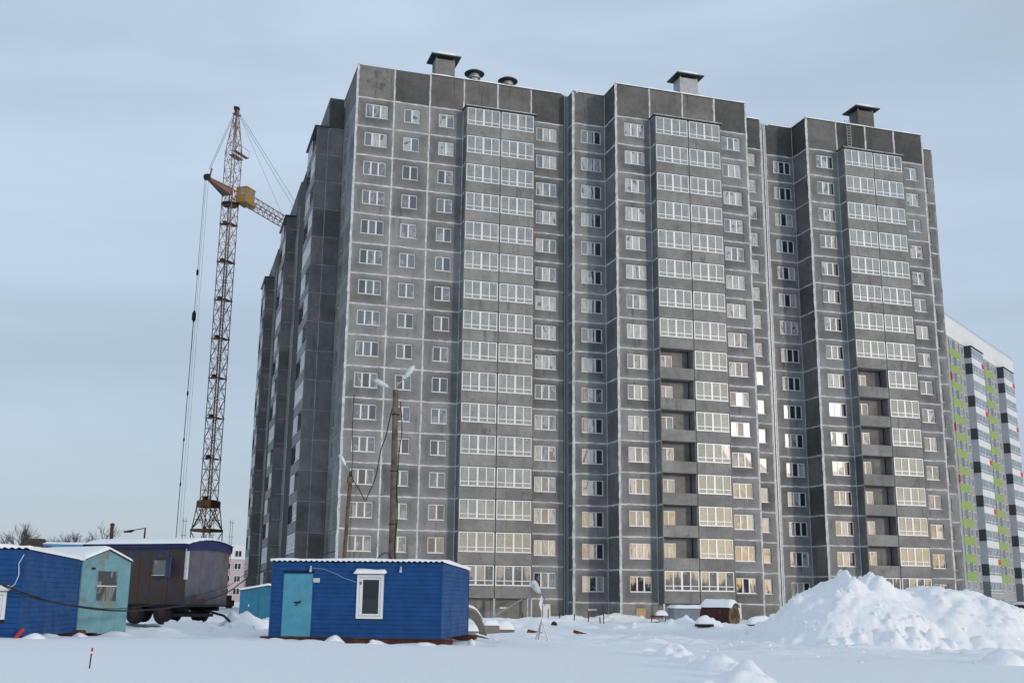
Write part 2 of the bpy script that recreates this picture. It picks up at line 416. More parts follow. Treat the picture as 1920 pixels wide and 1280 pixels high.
# ------------------------------------------------------------------ the panel building
H = 2.8; NF = 16; ATT = 3.25
bld = thing('apartment_building', 'unfinished sixteen storey grey concrete panel apartment building with white joints', 'building')
class Wall:
    def __init__(s, x, y, rz=0.0): s.x, s.y, s.rz = x, y, R(rz); s.c, s.s = math.cos(s.rz), math.sin(s.rz)
    def w(s, u, d, z): return (s.x + u * s.c - d * s.s, s.y + u * s.s + d * s.c, z)
_pm = {}
def panel_mesh(w, h, op=None, b=.02, th=.24):
    k = (round(w, 3), round(h, 3), op and tuple(round(q, 3) for q in op), th)
    if k in _pm: return _pm[k]
    m = MB()
    def rect(x0, x1, z0, z1, y): return [(x0, y, z0), (x1, y, z0), (x1, y, z1), (x0, y, z1)]
    v = rect(b, w - b, b, h - b, 0) + rect(0, w, 0, h, b) + rect(0, w, 0, h, th)
    f = []
    for i in range(4):
        j = (i + 1) % 4
        f += [(4 + i, 4 + j, j, i), (8 + i, 8 + j, 4 + j, 4 + i)]
    if op:
        v += rect(*op, 0) + rect(*op, th)
        for i in range(4):
            j = (i + 1) % 4
            f += [(i, j, 12 + j, 12 + i), (12 + i, 12 + j, 16 + j, 16 + i)]
    else: f.append((0, 1, 2, 3))
    m.add(v, f); me_ = m.mesh('panel'); _pm[k] = me_
    return me_
def panel(W, u0, u1, z0, z1, mat, name='wall_panel', op=None, d=0.0, th=.24, gap=.012):
    me_ = panel_mesh(u1 - u0 - 2 * gap, z1 - z0 - 2 * gap, op and (op[0] - u0 - gap, op[1] - u0 - gap, op[2] - z0 - gap, op[3] - z0 - gap), th=th)
    if len(me_.materials) and me_.materials[0] != M[mat]:
        k = (me_.name, mat)
        if k not in _pm: c = me_.copy(); c.materials.clear(); c.materials.append(M[mat]); _pm[k] = c
        me_ = _pm[k]
    return obj(name, me_, M[mat], bld, W.w(u0 + gap, d, z0 + gap), W.rz)

# windows: frame mesh shared by size, panes are children
_wm = {}
PANES = {}
def window_frame_mesh(w, h, n, sill=True):
    k = (round(w, 2), round(h, 2), n)
    if k in _wm: return _wm[k]
    m = MB(); fr = .075; mu = .13; y0, y1 = -.03, .05
    m.box(-w / 2, -w / 2 + fr, y0, y1, 0, h); m.box(w / 2 - fr, w / 2, y0, y1, 0, h)
    m.box(-w / 2 + fr, w / 2 - fr, y0, y1, h - fr, h); m.box(-w / 2 + fr, w / 2 - fr, y0, y1, 0, fr)
    inner = w - 2 * fr; pw = (inner - (n - 1) * mu) / n; cs = []
    for i in range(n):
        x = -w / 2 + fr + i * (pw + mu); cs.append(x + pw / 2)
        if i: m.box(x - mu, x, y0 - .004, y1, fr, h - fr)
    if sill: m.box(-w / 2 - .04, w / 2 + .04, -.17, -.033, -.035, -.005)
    _wm[k] = (m.mesh('window'), cs, pw, h - 2 * fr, fr); return _wm[k]
_pq = {}
def pane_mesh(w, h):
    k = (round(w, 3), round(h, 3))
    if k not in _pq: _pq[k] = MB().box(-w / 2, w / 2, -.008, .008, -h / 2, h / 2)
    return _pq[k]
_pk = {}
def pane(parent, w, h, x, z, mat, y=.012, name='pane', jit=.55):
    k = (round(w, 3), round(h, 3), mat)
    if k not in _pk: _pk[k] = pane_mesh(w, h).mesh('pane')
    o = obj(name, _pk[k], M[mat], parent, (x, y, z), R(random.uniform(-jit, jit)))
    o.rotation_euler.x = R(random.uniform(-jit, jit)); return o
def window(W, uc, z, w, h, n, d=.13, glassf=None, name='window'):
    me_, cs, pw, ph, fr = window_frame_mesh(w, h, n)
    o = obj(name, me_, M['pvc'], bld, W.w(uc, d, z), W.rz)
    for i, c in enumerate(cs):
        pane(o, pw, ph, c, fr + ph / 2, glassf(i) if glassf else random.choice(['glass', 'glass', 'glass_film', 'glass_dark']))
    return o

seal = MB()
rj = random.Random(11)
def ribbon(W, u0, z0, u1, z1, wd=.15, d=-.014, jit=.35, step=.4):
    L_ = math.hypot(u1 - u0, z1 - z0); n = max(1, int(L_ / step)); tu, tz = (u1 - u0) / L_, (z1 - z0) / L_; nu, nzz = -tz, tu
    A = []
    for i in range(n + 1):
        t = i / n; a = wd / 2 * (1 + rj.uniform(-jit, jit)); b = wd / 2 * (1 + rj.uniform(-jit, jit)); o_ = rj.uniform(-.02, .02)
        uu, zz = u0 + (u1 - u0) * t, z0 + (z1 - z0) * t
        A.append([W.w(uu + nu * (a + o_), .006, zz + nzz * (a + o_)), W.w(uu + nu * (a + o_ - .015), d, zz + nzz * (a + o_ - .015)),
                  W.w(uu - nu * (b - o_ - .015), d, zz - nzz * (b - o_ - .015)), W.w(uu - nu * (b - o_), .006, zz - nzz * (b - o_))])
    seal.grid(A)

WH = (.93, 2.28)     # window sill and head above the floor line
def column(W, u0, u1, dz, win=None, mat='panel', floors=range(1, NF + 1), base=True, attic=True, attic_mat='attic', seams=True, glassf=None, thick=.16, vlast=False, hseam=True):
    """one stack of wall panels; win = (ua, ub, lights)"""
    for k in floors:
        z0 = H * (k - 1) + dz
        op = (win[0], win[1], z0 + WH[0], z0 + WH[1]) if win else None
        panel(W, u0, u1, z0, z0 + H, mat, op=op)
        if win:
            window(W, (win[0] + win[1]) / 2, z0 + WH[0] + .004, win[1] - win[0] - .008, WH[1] - WH[0] - .008, win[2], glassf=(lambda i, k=k: glassf(k, i)) if glassf else None)
        if hseam: ribbon(W, u0, z0 + H, u1, z0 + H, .14)
    if base:
        panel(W, u0, u1, -2.6, dz, 'base', 'base_panel'); ribbon(W, u0, dz, u1, dz, .15)
    if attic:
        panel(W, u0, u1, NF * H + dz, NF * H + ATT + dz, attic_mat, 'attic_panel')
    zt = NF * H + (ATT if attic else 0) + dz
    if seams: ribbon(W, u0, -2.0, u0, zt, thick, d=-.021, jit=.22)
    if vlast: ribbon(W, u1, -2.0, u1, zt, thick, d=-.021, jit=.22)

_gz = {}
def glazing_mesh(w, h):
    k = (round(w, 2), round(h, 2))
    if k in _gz: return _gz[k]
    m = MB(); fr = .08; y0, y1 = -.035, .035; tz = .40
    m.box(-w / 2, -w / 2 + fr, y0, y1, 0, h); m.box(w / 2 - fr, w / 2, y0, y1, 0, h)
    m.box(-w / 2 + fr, w / 2 - fr, y0, y1, h - fr, h); m.box(-w / 2 + fr, w / 2 - fr, y0, y1, 0, fr)
    mus = [.09, .17, .09]; pw = (w - 2 * fr - sum(mus)) / 4; x = -w / 2 + fr; cs = []
    for i in range(4):
        cs.append(x + pw / 2); x += pw
        if i < 3: m.box(x, x + mus[i], y0 - .003, y1, fr, h - fr); x += mus[i]
        m.box(cs[-1] - pw / 2, cs[-1] + pw / 2, y0 - .001, y1 - .002, tz - .035, tz + .035)
    m.box(-w / 2 - .03, w / 2 + .03, -.12, -.038, -.03, 0)
    low = MB()
    for c in cs: low.box(c - pw / 2, c + pw / 2, -.008, .008, fr, tz - .035)
    hn = MB()
    for c in cs:
        if rj.random() < .9: hn.box(c - .05, c + .05, -.02, -.01, h - fr - .16, h - fr - .125)
    _gz[k] = (m.mesh('balcony_glazing'), cs, pw, tz + .035, h - fr, low.mesh('lower_panes'), hn.mesh('handle_stickers')); return _gz[k]

DEP = 1.15
def back_glass(i): return random.choice(['glass', 'glass_film', 'glass_film'])
def balcony_stack(W, us, dz, open_=None, k0=1, sides=(True, True), closed_ends='side_panel', wgl=back_glass, glassmat='glass_clear', slabs=True):
    """pair of loggias per floor: slab, apron, glazing, end walls, rear wall with window and door"""
    n = len(us) - 1
    for k in range(k0, NF + 1):
        z0 = H * (k - 1) + dz
        slab = MB().box(us[0] + .10, us[-1] - .10, -DEP + .12, -.005, 0.01, .15)
        me_ = slab.mesh('balcony_slab'); obj('balcony_slab', me_, M['apron'], bld, W.w(0, 0, z0), W.rz)
        for i in range(n):
            a, b = us[i], us[i + 1]
            panel(W, a + .015, b - .015, z0, z0 + 1.06, 'apron', 'balcony_apron', d=-DEP, th=.1)
            mid = (a + b) / 2
            op = (a + .35, b - 1.35, z0 + .16, z0 + 2.3)
            panel(W, a + .1, b - .1, z0 + .155, z0 + H - .005, 'apron', 'loggia_wall', op=(a + .4, a + 1.75, z0 + .7, z0 + 2.35), d=-.002, th=.1)
            window(W, a + 1.075, z0 + .704, 1.342, 1.642, 2, d=.045, glassf=wgl, name='loggia_window')
            if not (open_ and open_(i, k)):
                w, h = b - a - .16, H - 1.06 - .05
                gm, cs, pw, zb, zt, low, hn = glazing_mesh(w, h)
                g = obj('balcony_glazing', gm, M['pvc'], bld, W.w(mid, -DEP + .05, z0 + 1.075), W.rz)
                for c in cs: pane(g, pw, zt - zb, c, (zb + zt) / 2, glassmat, 0, jit=.35)
                obj('lower_panes', low, M[glassmat], g)
                obj('handle_stickers', hn, M['pvc'], g)
        for j, u in enumerate(us):
            if 0 < j < n:
                obj('loggia_partition', MB().box(u - .05, u + .05, -DEP + .13, -.01, .16, H - .02).mesh('loggia_partition'), M['apron'], bld, W.w(0, 0, z0), W.rz)
        # end walls, seen from their own side
        for e, u in ((0, us[0]), (1, us[-1])):
            WW = Wall(*W.w(u + (-.005 if e == 0 else .005), 0 if e == 0 else -DEP + .002, 0)[:2], math.degrees(W.rz) + (-90 if e == 0 else 90))
            panel(WW, 0.0, DEP - .002, z0, z0 + H, closed_ends, 'balcony_end_panel', th=.1)
            if sides[e]:
                ribbon(WW, 0.0, z0 + H, DEP, z0 + H, .13); 
    # lid over the top loggia
    zt = NF * H + dz
    obj('balcony_roof', MB().box(us[0] - .18, us[-1] + .18, -DEP - .22, -.02, .012, .09).mesh('balcony_roof'), M['flash'], bld, W.w(0, 0, zt), W.rz)
    P = []
    for i in range(25):
        u = us[0] - .12 + (us[-1] - us[0] + .24) * i / 24; hh = .05 + .04 * rj.random()
        P.append([(u, -DEP - .19, .092), (u, -DEP - .17, .092 + hh * .8), (u, -.5, .1 + hh), (u, -.03, .12 + hh)])
    m = MB().grid(P); m.smooth = True
    obj('roof_snow', m.mesh('roof_snow'), M['snow'], bld, W.w(0, 0, zt), W.rz)
    if slabs:
        for u in us: obj('base_pillar', MB().bbox(u - .09, u + .09, -DEP + .02, -DEP + .2, -2.6, -.01).mesh('base_pillar'), M['cover'], bld, W.w(0, 0, dz), W.rz)
    if sides[0]: ribbon(W, us[0] - .0, dz, us[0] - .0, zt, .10, d=-DEP - .012) if False else None

# which panes reflect, are filmed or dark: column by column as they look
def g_left(k, i):
    if k <= 14: return random.choice(['glass', 'glass', 'glass_dark'])
    return random.choice(['glass_film', 'glass'])
def g_film(k, i): return random.choice(['glass_film', 'glass_film', 'glass']) if k > 8 else random.choice(['glass', 'glass_film', 'glass'])
def g_rdark(k, i): return 'glass_dark' if i == 2 and random.random() < .75 else random.choice(['glass', 'glass_film'])
def g_mdark(k, i): return 'glass_dark' if i >= 1 and random.random() < .8 else 'glass_film'

D2, D3 = -.275, -.511
# --- first block, with the street corner
S1 = Wall(0, 0)
c1 = [0, 3.46, 6.84, 10.12, 13.47, 16.82, 20.15]
column(S1, c1[0], c1[1], 0, (.84, 2.92, 3), glassf=g_left, thick=.22, attic_mat='attic_streaked')
column(S1, c1[1], c1[2], 0, (4.45, 5.93, 2), glassf=g_left, attic_mat='attic_dark')
column(S1, c1[2], c1[3], 0, (7.76, 9.24, 2), glassf=g_left)
for i in (3, 4):
    panel(S1, c1[i], c1[i + 1], NF * H, NF * H + ATT, 'attic', 'attic_panel'); ribbon(S1, c1[i], NF * H, c1[i], NF * H + ATT, .16, d=-.021)
    panel(S1, c1[i], c1[i + 1], -2.6, 0, 'base', 'base_panel')
ribbon(S1, c1[3], 0, c1[3], NF * H, .13, d=-.021)
column(S1, c1[5], c1[6], 0, (17.39, 19.47, 3), glassf=g_film, thick=.15, attic_mat='attic_dark')
balcony_stack(S1, c1[3:6], 0)
# recess between blocks
RS = Wall(20.62, 0, -90)
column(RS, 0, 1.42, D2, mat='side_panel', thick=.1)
RW = Wall(20.62, -1.42)
column(RW, 0, 3.23, D2, (.79, 2.85, 3), glassf=g_rdark, thick=.26)
# --- second block
S2s = Wall(23.85, -1.42, -90)
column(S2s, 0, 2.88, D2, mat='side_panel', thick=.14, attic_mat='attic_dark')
S2 = Wall(23.85, -4.30)
c2 = [0, 3.49, 6.92, 10.32, 13.75]
column(S2, c2[0], c2[1], D2, (.86, 2.90, 3), glassf=g_film, thick=.24)
for i in (1, 2):
    panel(S2, c2[i], c2[i + 1], NF * H + D2, NF * H + ATT + D2, 'attic', 'attic_panel'); ribbon(S2, c2[i], NF * H + D2, c2[i], NF * H + ATT + D2, .16, d=-.021)
    panel(S2, c2[i], c2[i + 1], -2.6, D2, 'base', 'base_panel')
ribbon(S2, c2[1], D2, c2[1], NF * H + D2, .12, d=-.021)
column(S2, c2[3], c2[4], D2, (11.05, 13.07, 3), glassf=g_film, vlast=True, thick=.2, attic_mat='attic_dark')
balcony_stack(S2, c2[1:4], D2, open_=lambda i, k: i == 0 and 2 <= k <= 8)
S2r = Wall(37.6, -4.30, 90); column(S2r, 0, 2.95, D2, mat='side_panel', seams=False)
NW = Wall(37.6, -1.35)
column(NW, 0, 3.3, D2, (1.8, 2.62, 1), glassf=lambda k, i: 'glass_film', vlast=True, seams=False, attic_mat='attic_dark')
# --- third block
R3 = Wall(41.62, -.98)
column(R3, 0, 3.13, D3, (.82, 2.84, 3), glassf=g_mdark, thick=.22, attic_mat='attic_dark')
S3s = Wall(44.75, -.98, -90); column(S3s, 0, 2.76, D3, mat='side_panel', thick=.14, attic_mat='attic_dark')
S3 = Wall(44.75, -3.74)
c3 = [0, 3.46, 6.87, 10.28, 13.72]
column(S3, c3[0], c3[1], D3, (.95, 2.93, 3), glassf=g_rdark, thick=.26)
for i in (1, 2):
    panel(S3, c3[i], c3[i + 1], NF * H + D3, NF * H + ATT + D3, 'attic_dark', 'attic_panel'); ribbon(S3, c3[i], NF * H + D3, c3[i], NF * H + ATT + D3, .16, d=-.021)
    panel(S3, c3[i], c3[i + 1], -2.6, D3, 'base', 'base_panel')
ribbon(S3, c3[1], D3, c3[1], NF * H + D3, .12, d=-.021)
column(S3, c3[3], c3[4], D3, (11.38, 12.88, 2), glassf=g_film, vlast=True, thick=.2, attic_mat='attic_dark')
balcony_stack(S3, c3[1:4], D3, open_=lambda i, k: i == 0 and 2 <= k <= 8)
S3r = Wall(58.47, -3.74, 90); column(S3r, 0, 3.0, D3, mat='side_panel', seams=False)
E1 = Wall(58.47, -.74)
column(E1, 0, 3.5, D3, (2.0, 2.7, 1), glassf=lambda k, i: 'glass', vlast=True, seams=False)
E2 = Wall(61.97, -.74, 90); column(E2, 0, 4, D3, mat='side_panel'); column(E2, 4, 8, D3, mat='side_panel'); column(E2, 8, 12.7, D3, mat='side_panel')
# joint covers between the blocks
for (x, y0, y1, zt, wd) in ((20.2, -.06, -.02, 48.0, .10), (20.42, -.06, -.02, 47.9, .13), (41.0, -1.30, -1.24, 47.6, .12), (41.26, -1.22, -1.16, 47.5, .16), (41.47, -1.2, -1.12, 47.4, .08)):
    obj('joint_cover', MB().box(x, x + wd, y0, y1, -2.4, zt).mesh('joint_cover'), M['cover'], bld)
obj('joint_filler', MB().box(20.16, 20.6, 0.02, .3, -2.4, 47.9).box(40.92, 41.6, -1.1, -.8, -2.4, 47.5).mesh('joint_filler'), M['side_panel'], bld)

# --- the wing running back from the street corner
SW = Wall(0, 8.0, -90)
column(SW, 0, 4.0, 0, (1.9, 2.6, 1), seams=False, hseam=False, glassf=lambda k, i: 'glass_dark')
column(SW, 4.0, 8.0, 0, seams=False, hseam=False)
def wing(y, lead, xw, dz, blen, rec, nxt):
    """lead: wall before the loggias, then a pair of loggias, wall, and a recessed bay"""
    col_ = lambda Wl, a, b, **k_: column(Wl, a, b, dz, mat='side_panel', seams=False, hseam=False, attic_mat='attic_dark', **k_)
    Wf = Wall(xw, y); w_end = (rec if lead > .1 else 0) - xw
    col_(Wf, 0, w_end)
    for k in range(NF + 1): ribbon(Wf, -1.15, H * k + dz, w_end, H * k + dz, .032, d=-.006)
    ribbon(Wf, 0, 0, 0, NF * H, .035, d=-.009)
    ends = y + lead + 6.9; stop = y + lead + blen
    L_ = Wall(xw, stop, -90); tot = stop - y
    col_(L_, 0, tot - lead - 6.9, win=(.5, 2.2, 2), glassf=lambda k, i: 'glass')
    if lead > .1: col_(L_, tot - lead, tot)
    a = tot - lead - 6.9
    for i in (0, 1): panel(L_, a + 3.45 * i, a + 3.45 * (i + 1), NF * H + dz, NF * H + ATT + dz, 'attic', 'attic_panel')
    balcony_stack(L_, [a, a + 3.45, a + 6.9], dz, open_=lambda i, k: (k * 7 + i * 3) % 5 < 2, sides=(False, False), slabs=False)
    Rr = Wall(rec, nxt, -90); n_ = int((nxt - stop) / 3.3); s_ = (nxt - stop) / n_
    for i in range(n_): col_(Rr, i * s_, (i + 1) * s_, win=(i * s_ + .7, i * s_ + 2.4, 2), glassf=lambda k, i: 'glass')
wing(8.0, 0.0, -1.47, 0.0, 10.4, -.35, 31.5)
wing(31.5, 3.6, -1.47, -.2, 10.4, -.35, 58.5)
wing(58.5, 3.6, -1.47, -.4, 10.4, -.35, 80)
obj('joint_sealant', seal.mesh('joint_sealant'), M['sealant'], bld)['kind'] = 'stuff'

# dark solid cores, added inside the walls to block light leaks, and roofs
core = MB()
for (x0, x1, y0, y1, zt) in ((.2, 20.6, .22, 14, 47.4), (20.64, 23.9, -1.2, 13.5, 47.2), (23.87, 37.58, -4.08, 13, 47.2), (37.5, 41.6, -1.1, 12.5, 47.1), (41.64, 44.8, -.76, 12.5, 46.9), (44.77, 58.45, -3.5, 12.3, 46.9), (58.4, 61.95, -.5, 12, 46.8),
                         (-1.45, 12, 8.22, 80, 47.3)):
    core.box(x0, x1, y0, y1, -2.5, zt)
# windows sit in front of the core: keep it clear of the frames
obj('light_block_core', core.mesh('light_block_core'), M['core'], bld)
def coping(W, u0, u1, zt, smooth=True):
    fl = MB(); rs = MB(); fl.add([W.w(u0, -.05, zt), W.w(u1, -.05, zt), W.w(u1, .3, zt), W.w(u0, .3, zt), W.w(u0, -.05, zt + .05), W.w(u1, -.05, zt + .05), W.w(u1, .3, zt + .05), W.w(u0, .3, zt + .05)],
           [(0, 3, 2, 1), (4, 5, 6, 7), (0, 1, 5, 4), (1, 2, 6, 5), (2, 3, 7, 6), (3, 0, 4, 7)])
    n = max(3, int((u1 - u0) / .5)); P = []
    for i in range(n + 1):
        u = u0 + (u1 - u0) * i / n; h = .05 + .09 * rj.random()
        P.append([W.w(u, -.045, zt + .052), W.w(u, -.035, zt + .05 + h), W.w(u, .1, zt + .07 + h), W.w(u, .32, zt + .05)])
    rs.grid(P); rs.smooth = True
    f_ = obj('parapet_flashing', fl.mesh('parapet_flashing'), M['flash'], bld); obj('parapet_snow', rs.mesh('parapet_snow'), M['snow'], f_)
zt1, zt2, zt3 = [NF * H + ATT + d for d in (0, D2, D3)]
coping(S1, 6.9, 19.9, zt1 + .003); coping(RW, .6, 3.2, zt2); coping(RS, 0, 1.4, zt2 + .005); coping(S2s, 0, 2.8, zt2 + .01); coping(S2, 0, 13.75, zt2 + .003); coping(NW, 0, 3.2, zt2)
coping(R3, .6, 3.1, zt3); coping(S3s, 0, 2.7, zt3 + .01); coping(S3, 0, 13.72, zt3 + .003); coping(E1, 0, 3.5, zt3); coping(Wall(0, 8, -90), 0, 7.9, zt1 - .08)

# rooftop shafts with hipped caps, mushroom vents, ladder
def shaft(x0, x1, y0, y1, z0, z1, mat):
    s = obj('ventilation_shaft', MB().bbox(x0, x1, y0, y1, z0, z1, .03).mesh('ventilation_shaft'), M[mat], bld)
    cx, cy_ = (x0 + x1) / 2, (y0 + y1) / 2; a, b = (x1 - x0) / 2 + .5, (y1 - y0) / 2 + .5
    m = MB()
    for px in (x0 + .1, x1 - .1):
        for py in (y0 + .1, y1 - .1): m.box(px - .04, px + .04, py - .04, py + .04, z1, z1 + .32)
    obj('cap_post', m.mesh('cap_post'), M['galv'], s)
    zc = z1 + .3
    m = MB().add([(cx - a, cy_ - b, zc - .12), (cx + a, cy_ - b, zc - .12), (cx + a, cy_ + b, zc - .12), (cx - a, cy_ + b, zc - .12), (cx - a, cy_ - b, zc), (cx + a, cy_ - b, zc), (cx + a, cy_ + b, zc), (cx - a, cy_ + b, zc),
                  (cx - a * .3, cy_, zc + .42), (cx + a * .3, cy_, zc + .42)],
                 [(0, 3, 2, 1), (0, 1, 5, 4), (1, 2, 6, 5), (2, 3, 7, 6), (3, 0, 4, 7), (4, 5, 9, 8), (5, 6, 9), (6, 7, 8, 9), (7, 4, 8)])
    obj('shaft_cap', m.mesh('shaft_cap'), M['flash'], s)
    m = MB(); P = []
    for i in range(7):
        row = []
        for j in range(7):
            q, w_ = i / 6 * 2 - 1, j / 6 * 2 - 1; t = max(abs(q), abs(w_))
            row.append((cx + q * a * .92, cy_ + w_ * b * .92, zc + .03 + .42 * (1 - t) + (.34 + .08 * rj.random()) * (1 - t ** 4)))
        P.append(row)
    m.grid(P); m.smooth = True; obj('cap_snow', m.mesh('cap_snow'), M['snow'], s)
shaft(8.15, 10.15, 4.0, 5.4, 47.3, 51.95, 'apron'); shaft(32.95, 35.0, .5, 2.0, 47.1, 52.2, 'cover'); shaft(53.6, 55.6, 0, 1.6, 46.8, 51.4, 'attic')
for (x, y, z) in ((12.2, 4.2, 50.75), (15.75, 4.4, 50.6)):
    v = obj('mushroom_vent', MB().lathe([(.45, 47.3), (.45, z - .35), (.6, z - .32), (.62, z - .2), (.5, z - .1), (.5, z + .1)], (x, y, 0), 18).mesh('mushroom_vent'), M['galv'], bld)
    obj('vent_cap', MB().lathe([(.75, z + .12), (1.0, z + .14), (1.02, z + .2), (.7, z + .42), (.25, z + .58), (.05, z + .62)], (x, y, 0), 20).mesh('vent_cap'), M['flash'], v)
lad = MB()
for x in (49.35, 49.8): lad.tube([(x, -3.55, 47.9), (x, -3.75, 48.0), (x, -3.98, 47.75), (x, -3.98, 44.5)], .025)
for i in range(10): lad.bar((49.35, -3.98, 44.8 + i * .3), (49.8, -3.98, 44.8 + i * .3), .018)
obj('roof_ladder', lad.mesh('roof_ladder'), M['galv'], bld)
# plinth details: vents, hatch
def plate(x0, x1, y, z0, z1, mat, name): return obj(name, MB().bbox(x0, x1, y - .03, y + .02, z0, z1, .008).mesh(name), M[mat], bld)
plate(21.95, 22.75, -1.42, -.95, -.8, 'pvc', 'basement_vent'); plate(11.2, 12.0, 0, -.8, -.68, 'pvc', 'basement_vent'); plate(14.3, 15.1, 0, -.85, -.73, 'pvc', 'basement_vent'); plate(28.3, 29.1, -4.3, -.95, -.83, 'pvc', 'basement_vent')
M['plywood'] = simple('plywood', (.52, .36, .16), .7, 0, .2, 3)
hd = plate(25.3, 26.05, -4.3, -1.75, -.75, 'plywood', 'basement_hatch')
obj('hatch_frame', MB().box(25.24, 25.3, -4.34, -4.28, -1.75, -.69).box(26.05, 26.11, -4.34, -4.28, -1.75, -.69).box(25.3, 26.05, -4.34, -4.28, -.75, -.69).mesh('hatch_frame'), M['plywood'], hd)

# ------------------------------------------------------------------ site materials
def painted(name, col, wear=(.2, .2, .2), amt=.5, thr=.58, scale=1.2, rough=.45, var=.1, streak=True):
    t = NT(name); p = t.pos()
    n = t.noise(p, scale, 7, .66); st = t.noise(t.mapv(p, (3, 3, .25)), 1.2, 5, .62)
    c = t.scale(col, t.mr(t.noise(p, 3.0, 4), .25, .75, 1 - var, 1 + var))
    k = t.math('MULTIPLY', t.mr(n, thr, thr + .08, 0, 1), amt)
    c = t.mix(k, c, wear)
    if streak: c = t.mix(t.math('MULTIPLY', t.mr(st, .6, .72, 0, 1), amt * .6), c, wear)
    t.bump(t.noise(p, 1.3, 3), .15, .03)
    return t.out(c, t.mr(n, .4, .6, rough, rough + .2), 0, .22)
M['blue_siding'] = painted('blue_siding', (.012, .07, .22), (.025, .055, .12), .35, .6, 1.0, .5, .16)
M['teal_door'] = painted('teal_paint', (.09, .31, .42), (.06, .13, .15), .55, .63, 2.5, .45, .1)
M['light_teal'] = painted('light_teal_paint', (.155, .32, .37), (.2, .21, .185), .75, .54, 1.4, .55, .1)
M['deep_teal'] = painted('deep_teal_paint', (.03, .17, .28), (.05, .1, .13), .4, .6, 1.6, .5, .1)
M['sky_blue'] = painted('pale_blue_paint', (.10, .28, .48), (.15, .1, .07), .6, .58, 2, .5, .1)
M['rusty_blue'] = painted('rusty_blue_paint', (.058, .062, .092), (.078, .055, .043), .95, .44, .75, .7, .22)
def rusty_end():
    t = NT('faded_blue_grey_paint'); p = t.pos(); z = t.sep(p)[2]
    n = t.noise(p, .8, 7, .68); st = t.noise(t.mapv(p, (3, 3, .3)), 1.1, 5, .65)
    v = t.math('ADD', n, t.mr(z, -.4, 1.0, .13, -.03))
    c = t.scale((.105, .108, .14), t.mr(t.noise(p, 2.4, 4), .25, .75, .8, 1.2))
    c = t.mix(t.mr(st, .5, .62, 0, .6), c, (.12, .11, .11)); c = t.mix(t.mr(v, .54, .66, 0, .9), c, (.105, .055, .04)); c = t.mix(t.mr(t.noise(p, 2.9, 5, .7), .66, .7, 0, .7), c, (.06, .03, .022))
    return t.out(c, .75, 0, .2)
M['rusty_grey'] = rusty_end()
M['shutter_blue'] = simple('shutter_blue', (.025, .055, .12), .5)
M['fascia_blue'] = simple('dark_blue_paint', (.012, .017, .095), .5)
M['skid'] = painted('rusty_brown_steel', (.085, .033, .025), (.16, .1, .07), .5, .55, 3, .7, .2)
M['tank_red'] = painted('dark_red_oxide', (.06, .022, .018), (.12, .06, .04), .6, .58, 2, .6, .15)
M['dark_steel'] = simple('dark_steel', (.02, .02, .021), .7, .2)
M['rubber'] = simple('rubber', (.02, .018, .017), .85)
M['wood'] = painted('weathered_wood', (.16, .115, .075), (.07, .055, .045), .7, .5, 4, .8, .25)
M['pole_conc'] = painted('brown_grey_pole', (.15, .13, .095), (.07, .065, .055), .7, .5, 2.2, .85, .25)
M['red_plank'] = simple('red_brown_plank', (.13, .035, .025), .7, 0, .3, 5)
M['cable'] = simple('black_cable', (.012, .012, .013), .6)
M['lamp_body'] = simple('lamp_aluminium', (.62, .64, .66), .45, .2, .1, 6)
M['lamp_glass'] = simple('lamp_glass', (.5, .52, .54), .12, 0, .1, 6, .6)
M['grey_paint'] = painted('grey_blue_paint', (.21, .24, .28), (.16, .17, .18), .3, .62, 1.0, .5, .08)
M['rubble'] = concrete('rubble_concrete', (.22, .2, .18), (.3, .29, .27), .2, .2, .4, wash=False)
M['white_board'] = simple('white_sheet', (.74, .74, .72), .6, 0, .08, 2)
M['red'] = simple('red_paint', (.5, .03, .03), .5)
M['corrug'] = simple('roof_sheet', (.05, .045, .05), .5, .3, .2, 3)
M['dusty_glass'] = glass('dusty_glass', .1, .5, (.3, .3, .28), (.09, .095, .09))
M['cabin_glass'] = glass('cabin_glass', .03, -.6, inner=(.006, .012, .012))

def snow_cap(parent, x0, x1, y0, y1, z, h, mat='snow', n=(14, 8), name='snow_cap', zf=None, amp=.35, over=.03, seed=0, top=True):
    """rounded, uneven layer of snow over a rectangle"""
    xs = np.linspace(0, 1, n[0]); ys = np.linspace(0, 1, n[1]); P = []
    for a in xs:
        row = []
        for b in ys:
            px = x0 - over + (x1 - x0 + 2 * over) * a; py = y0 - over + (y1 - y0 + 2 * over) * b
            e = min(a, 1 - a) * (x1 - x0) / max(h, .01); e2 = min(b, 1 - b) * (y1 - y0) / max(h, .01)
            k = (1 - (1 - min(1, e)) ** 2) ** .5 * (1 - (1 - min(1, e2)) ** 2) ** .5
            nn = 1 + amp * 2 * float(fbm(np.array([px * 1.3 + seed]), np.array([py * 1.3 - seed]), 1.0, 3)[0])
            base = zf(px, py) if zf else z
            row.append((px, py, base + .004 + h * k * nn))
        P.append(row)
    m = MB().grid(P)
    # skirt down to the surface, closed below
    m.smooth = True
    return m.build(name, M[mat], parent)

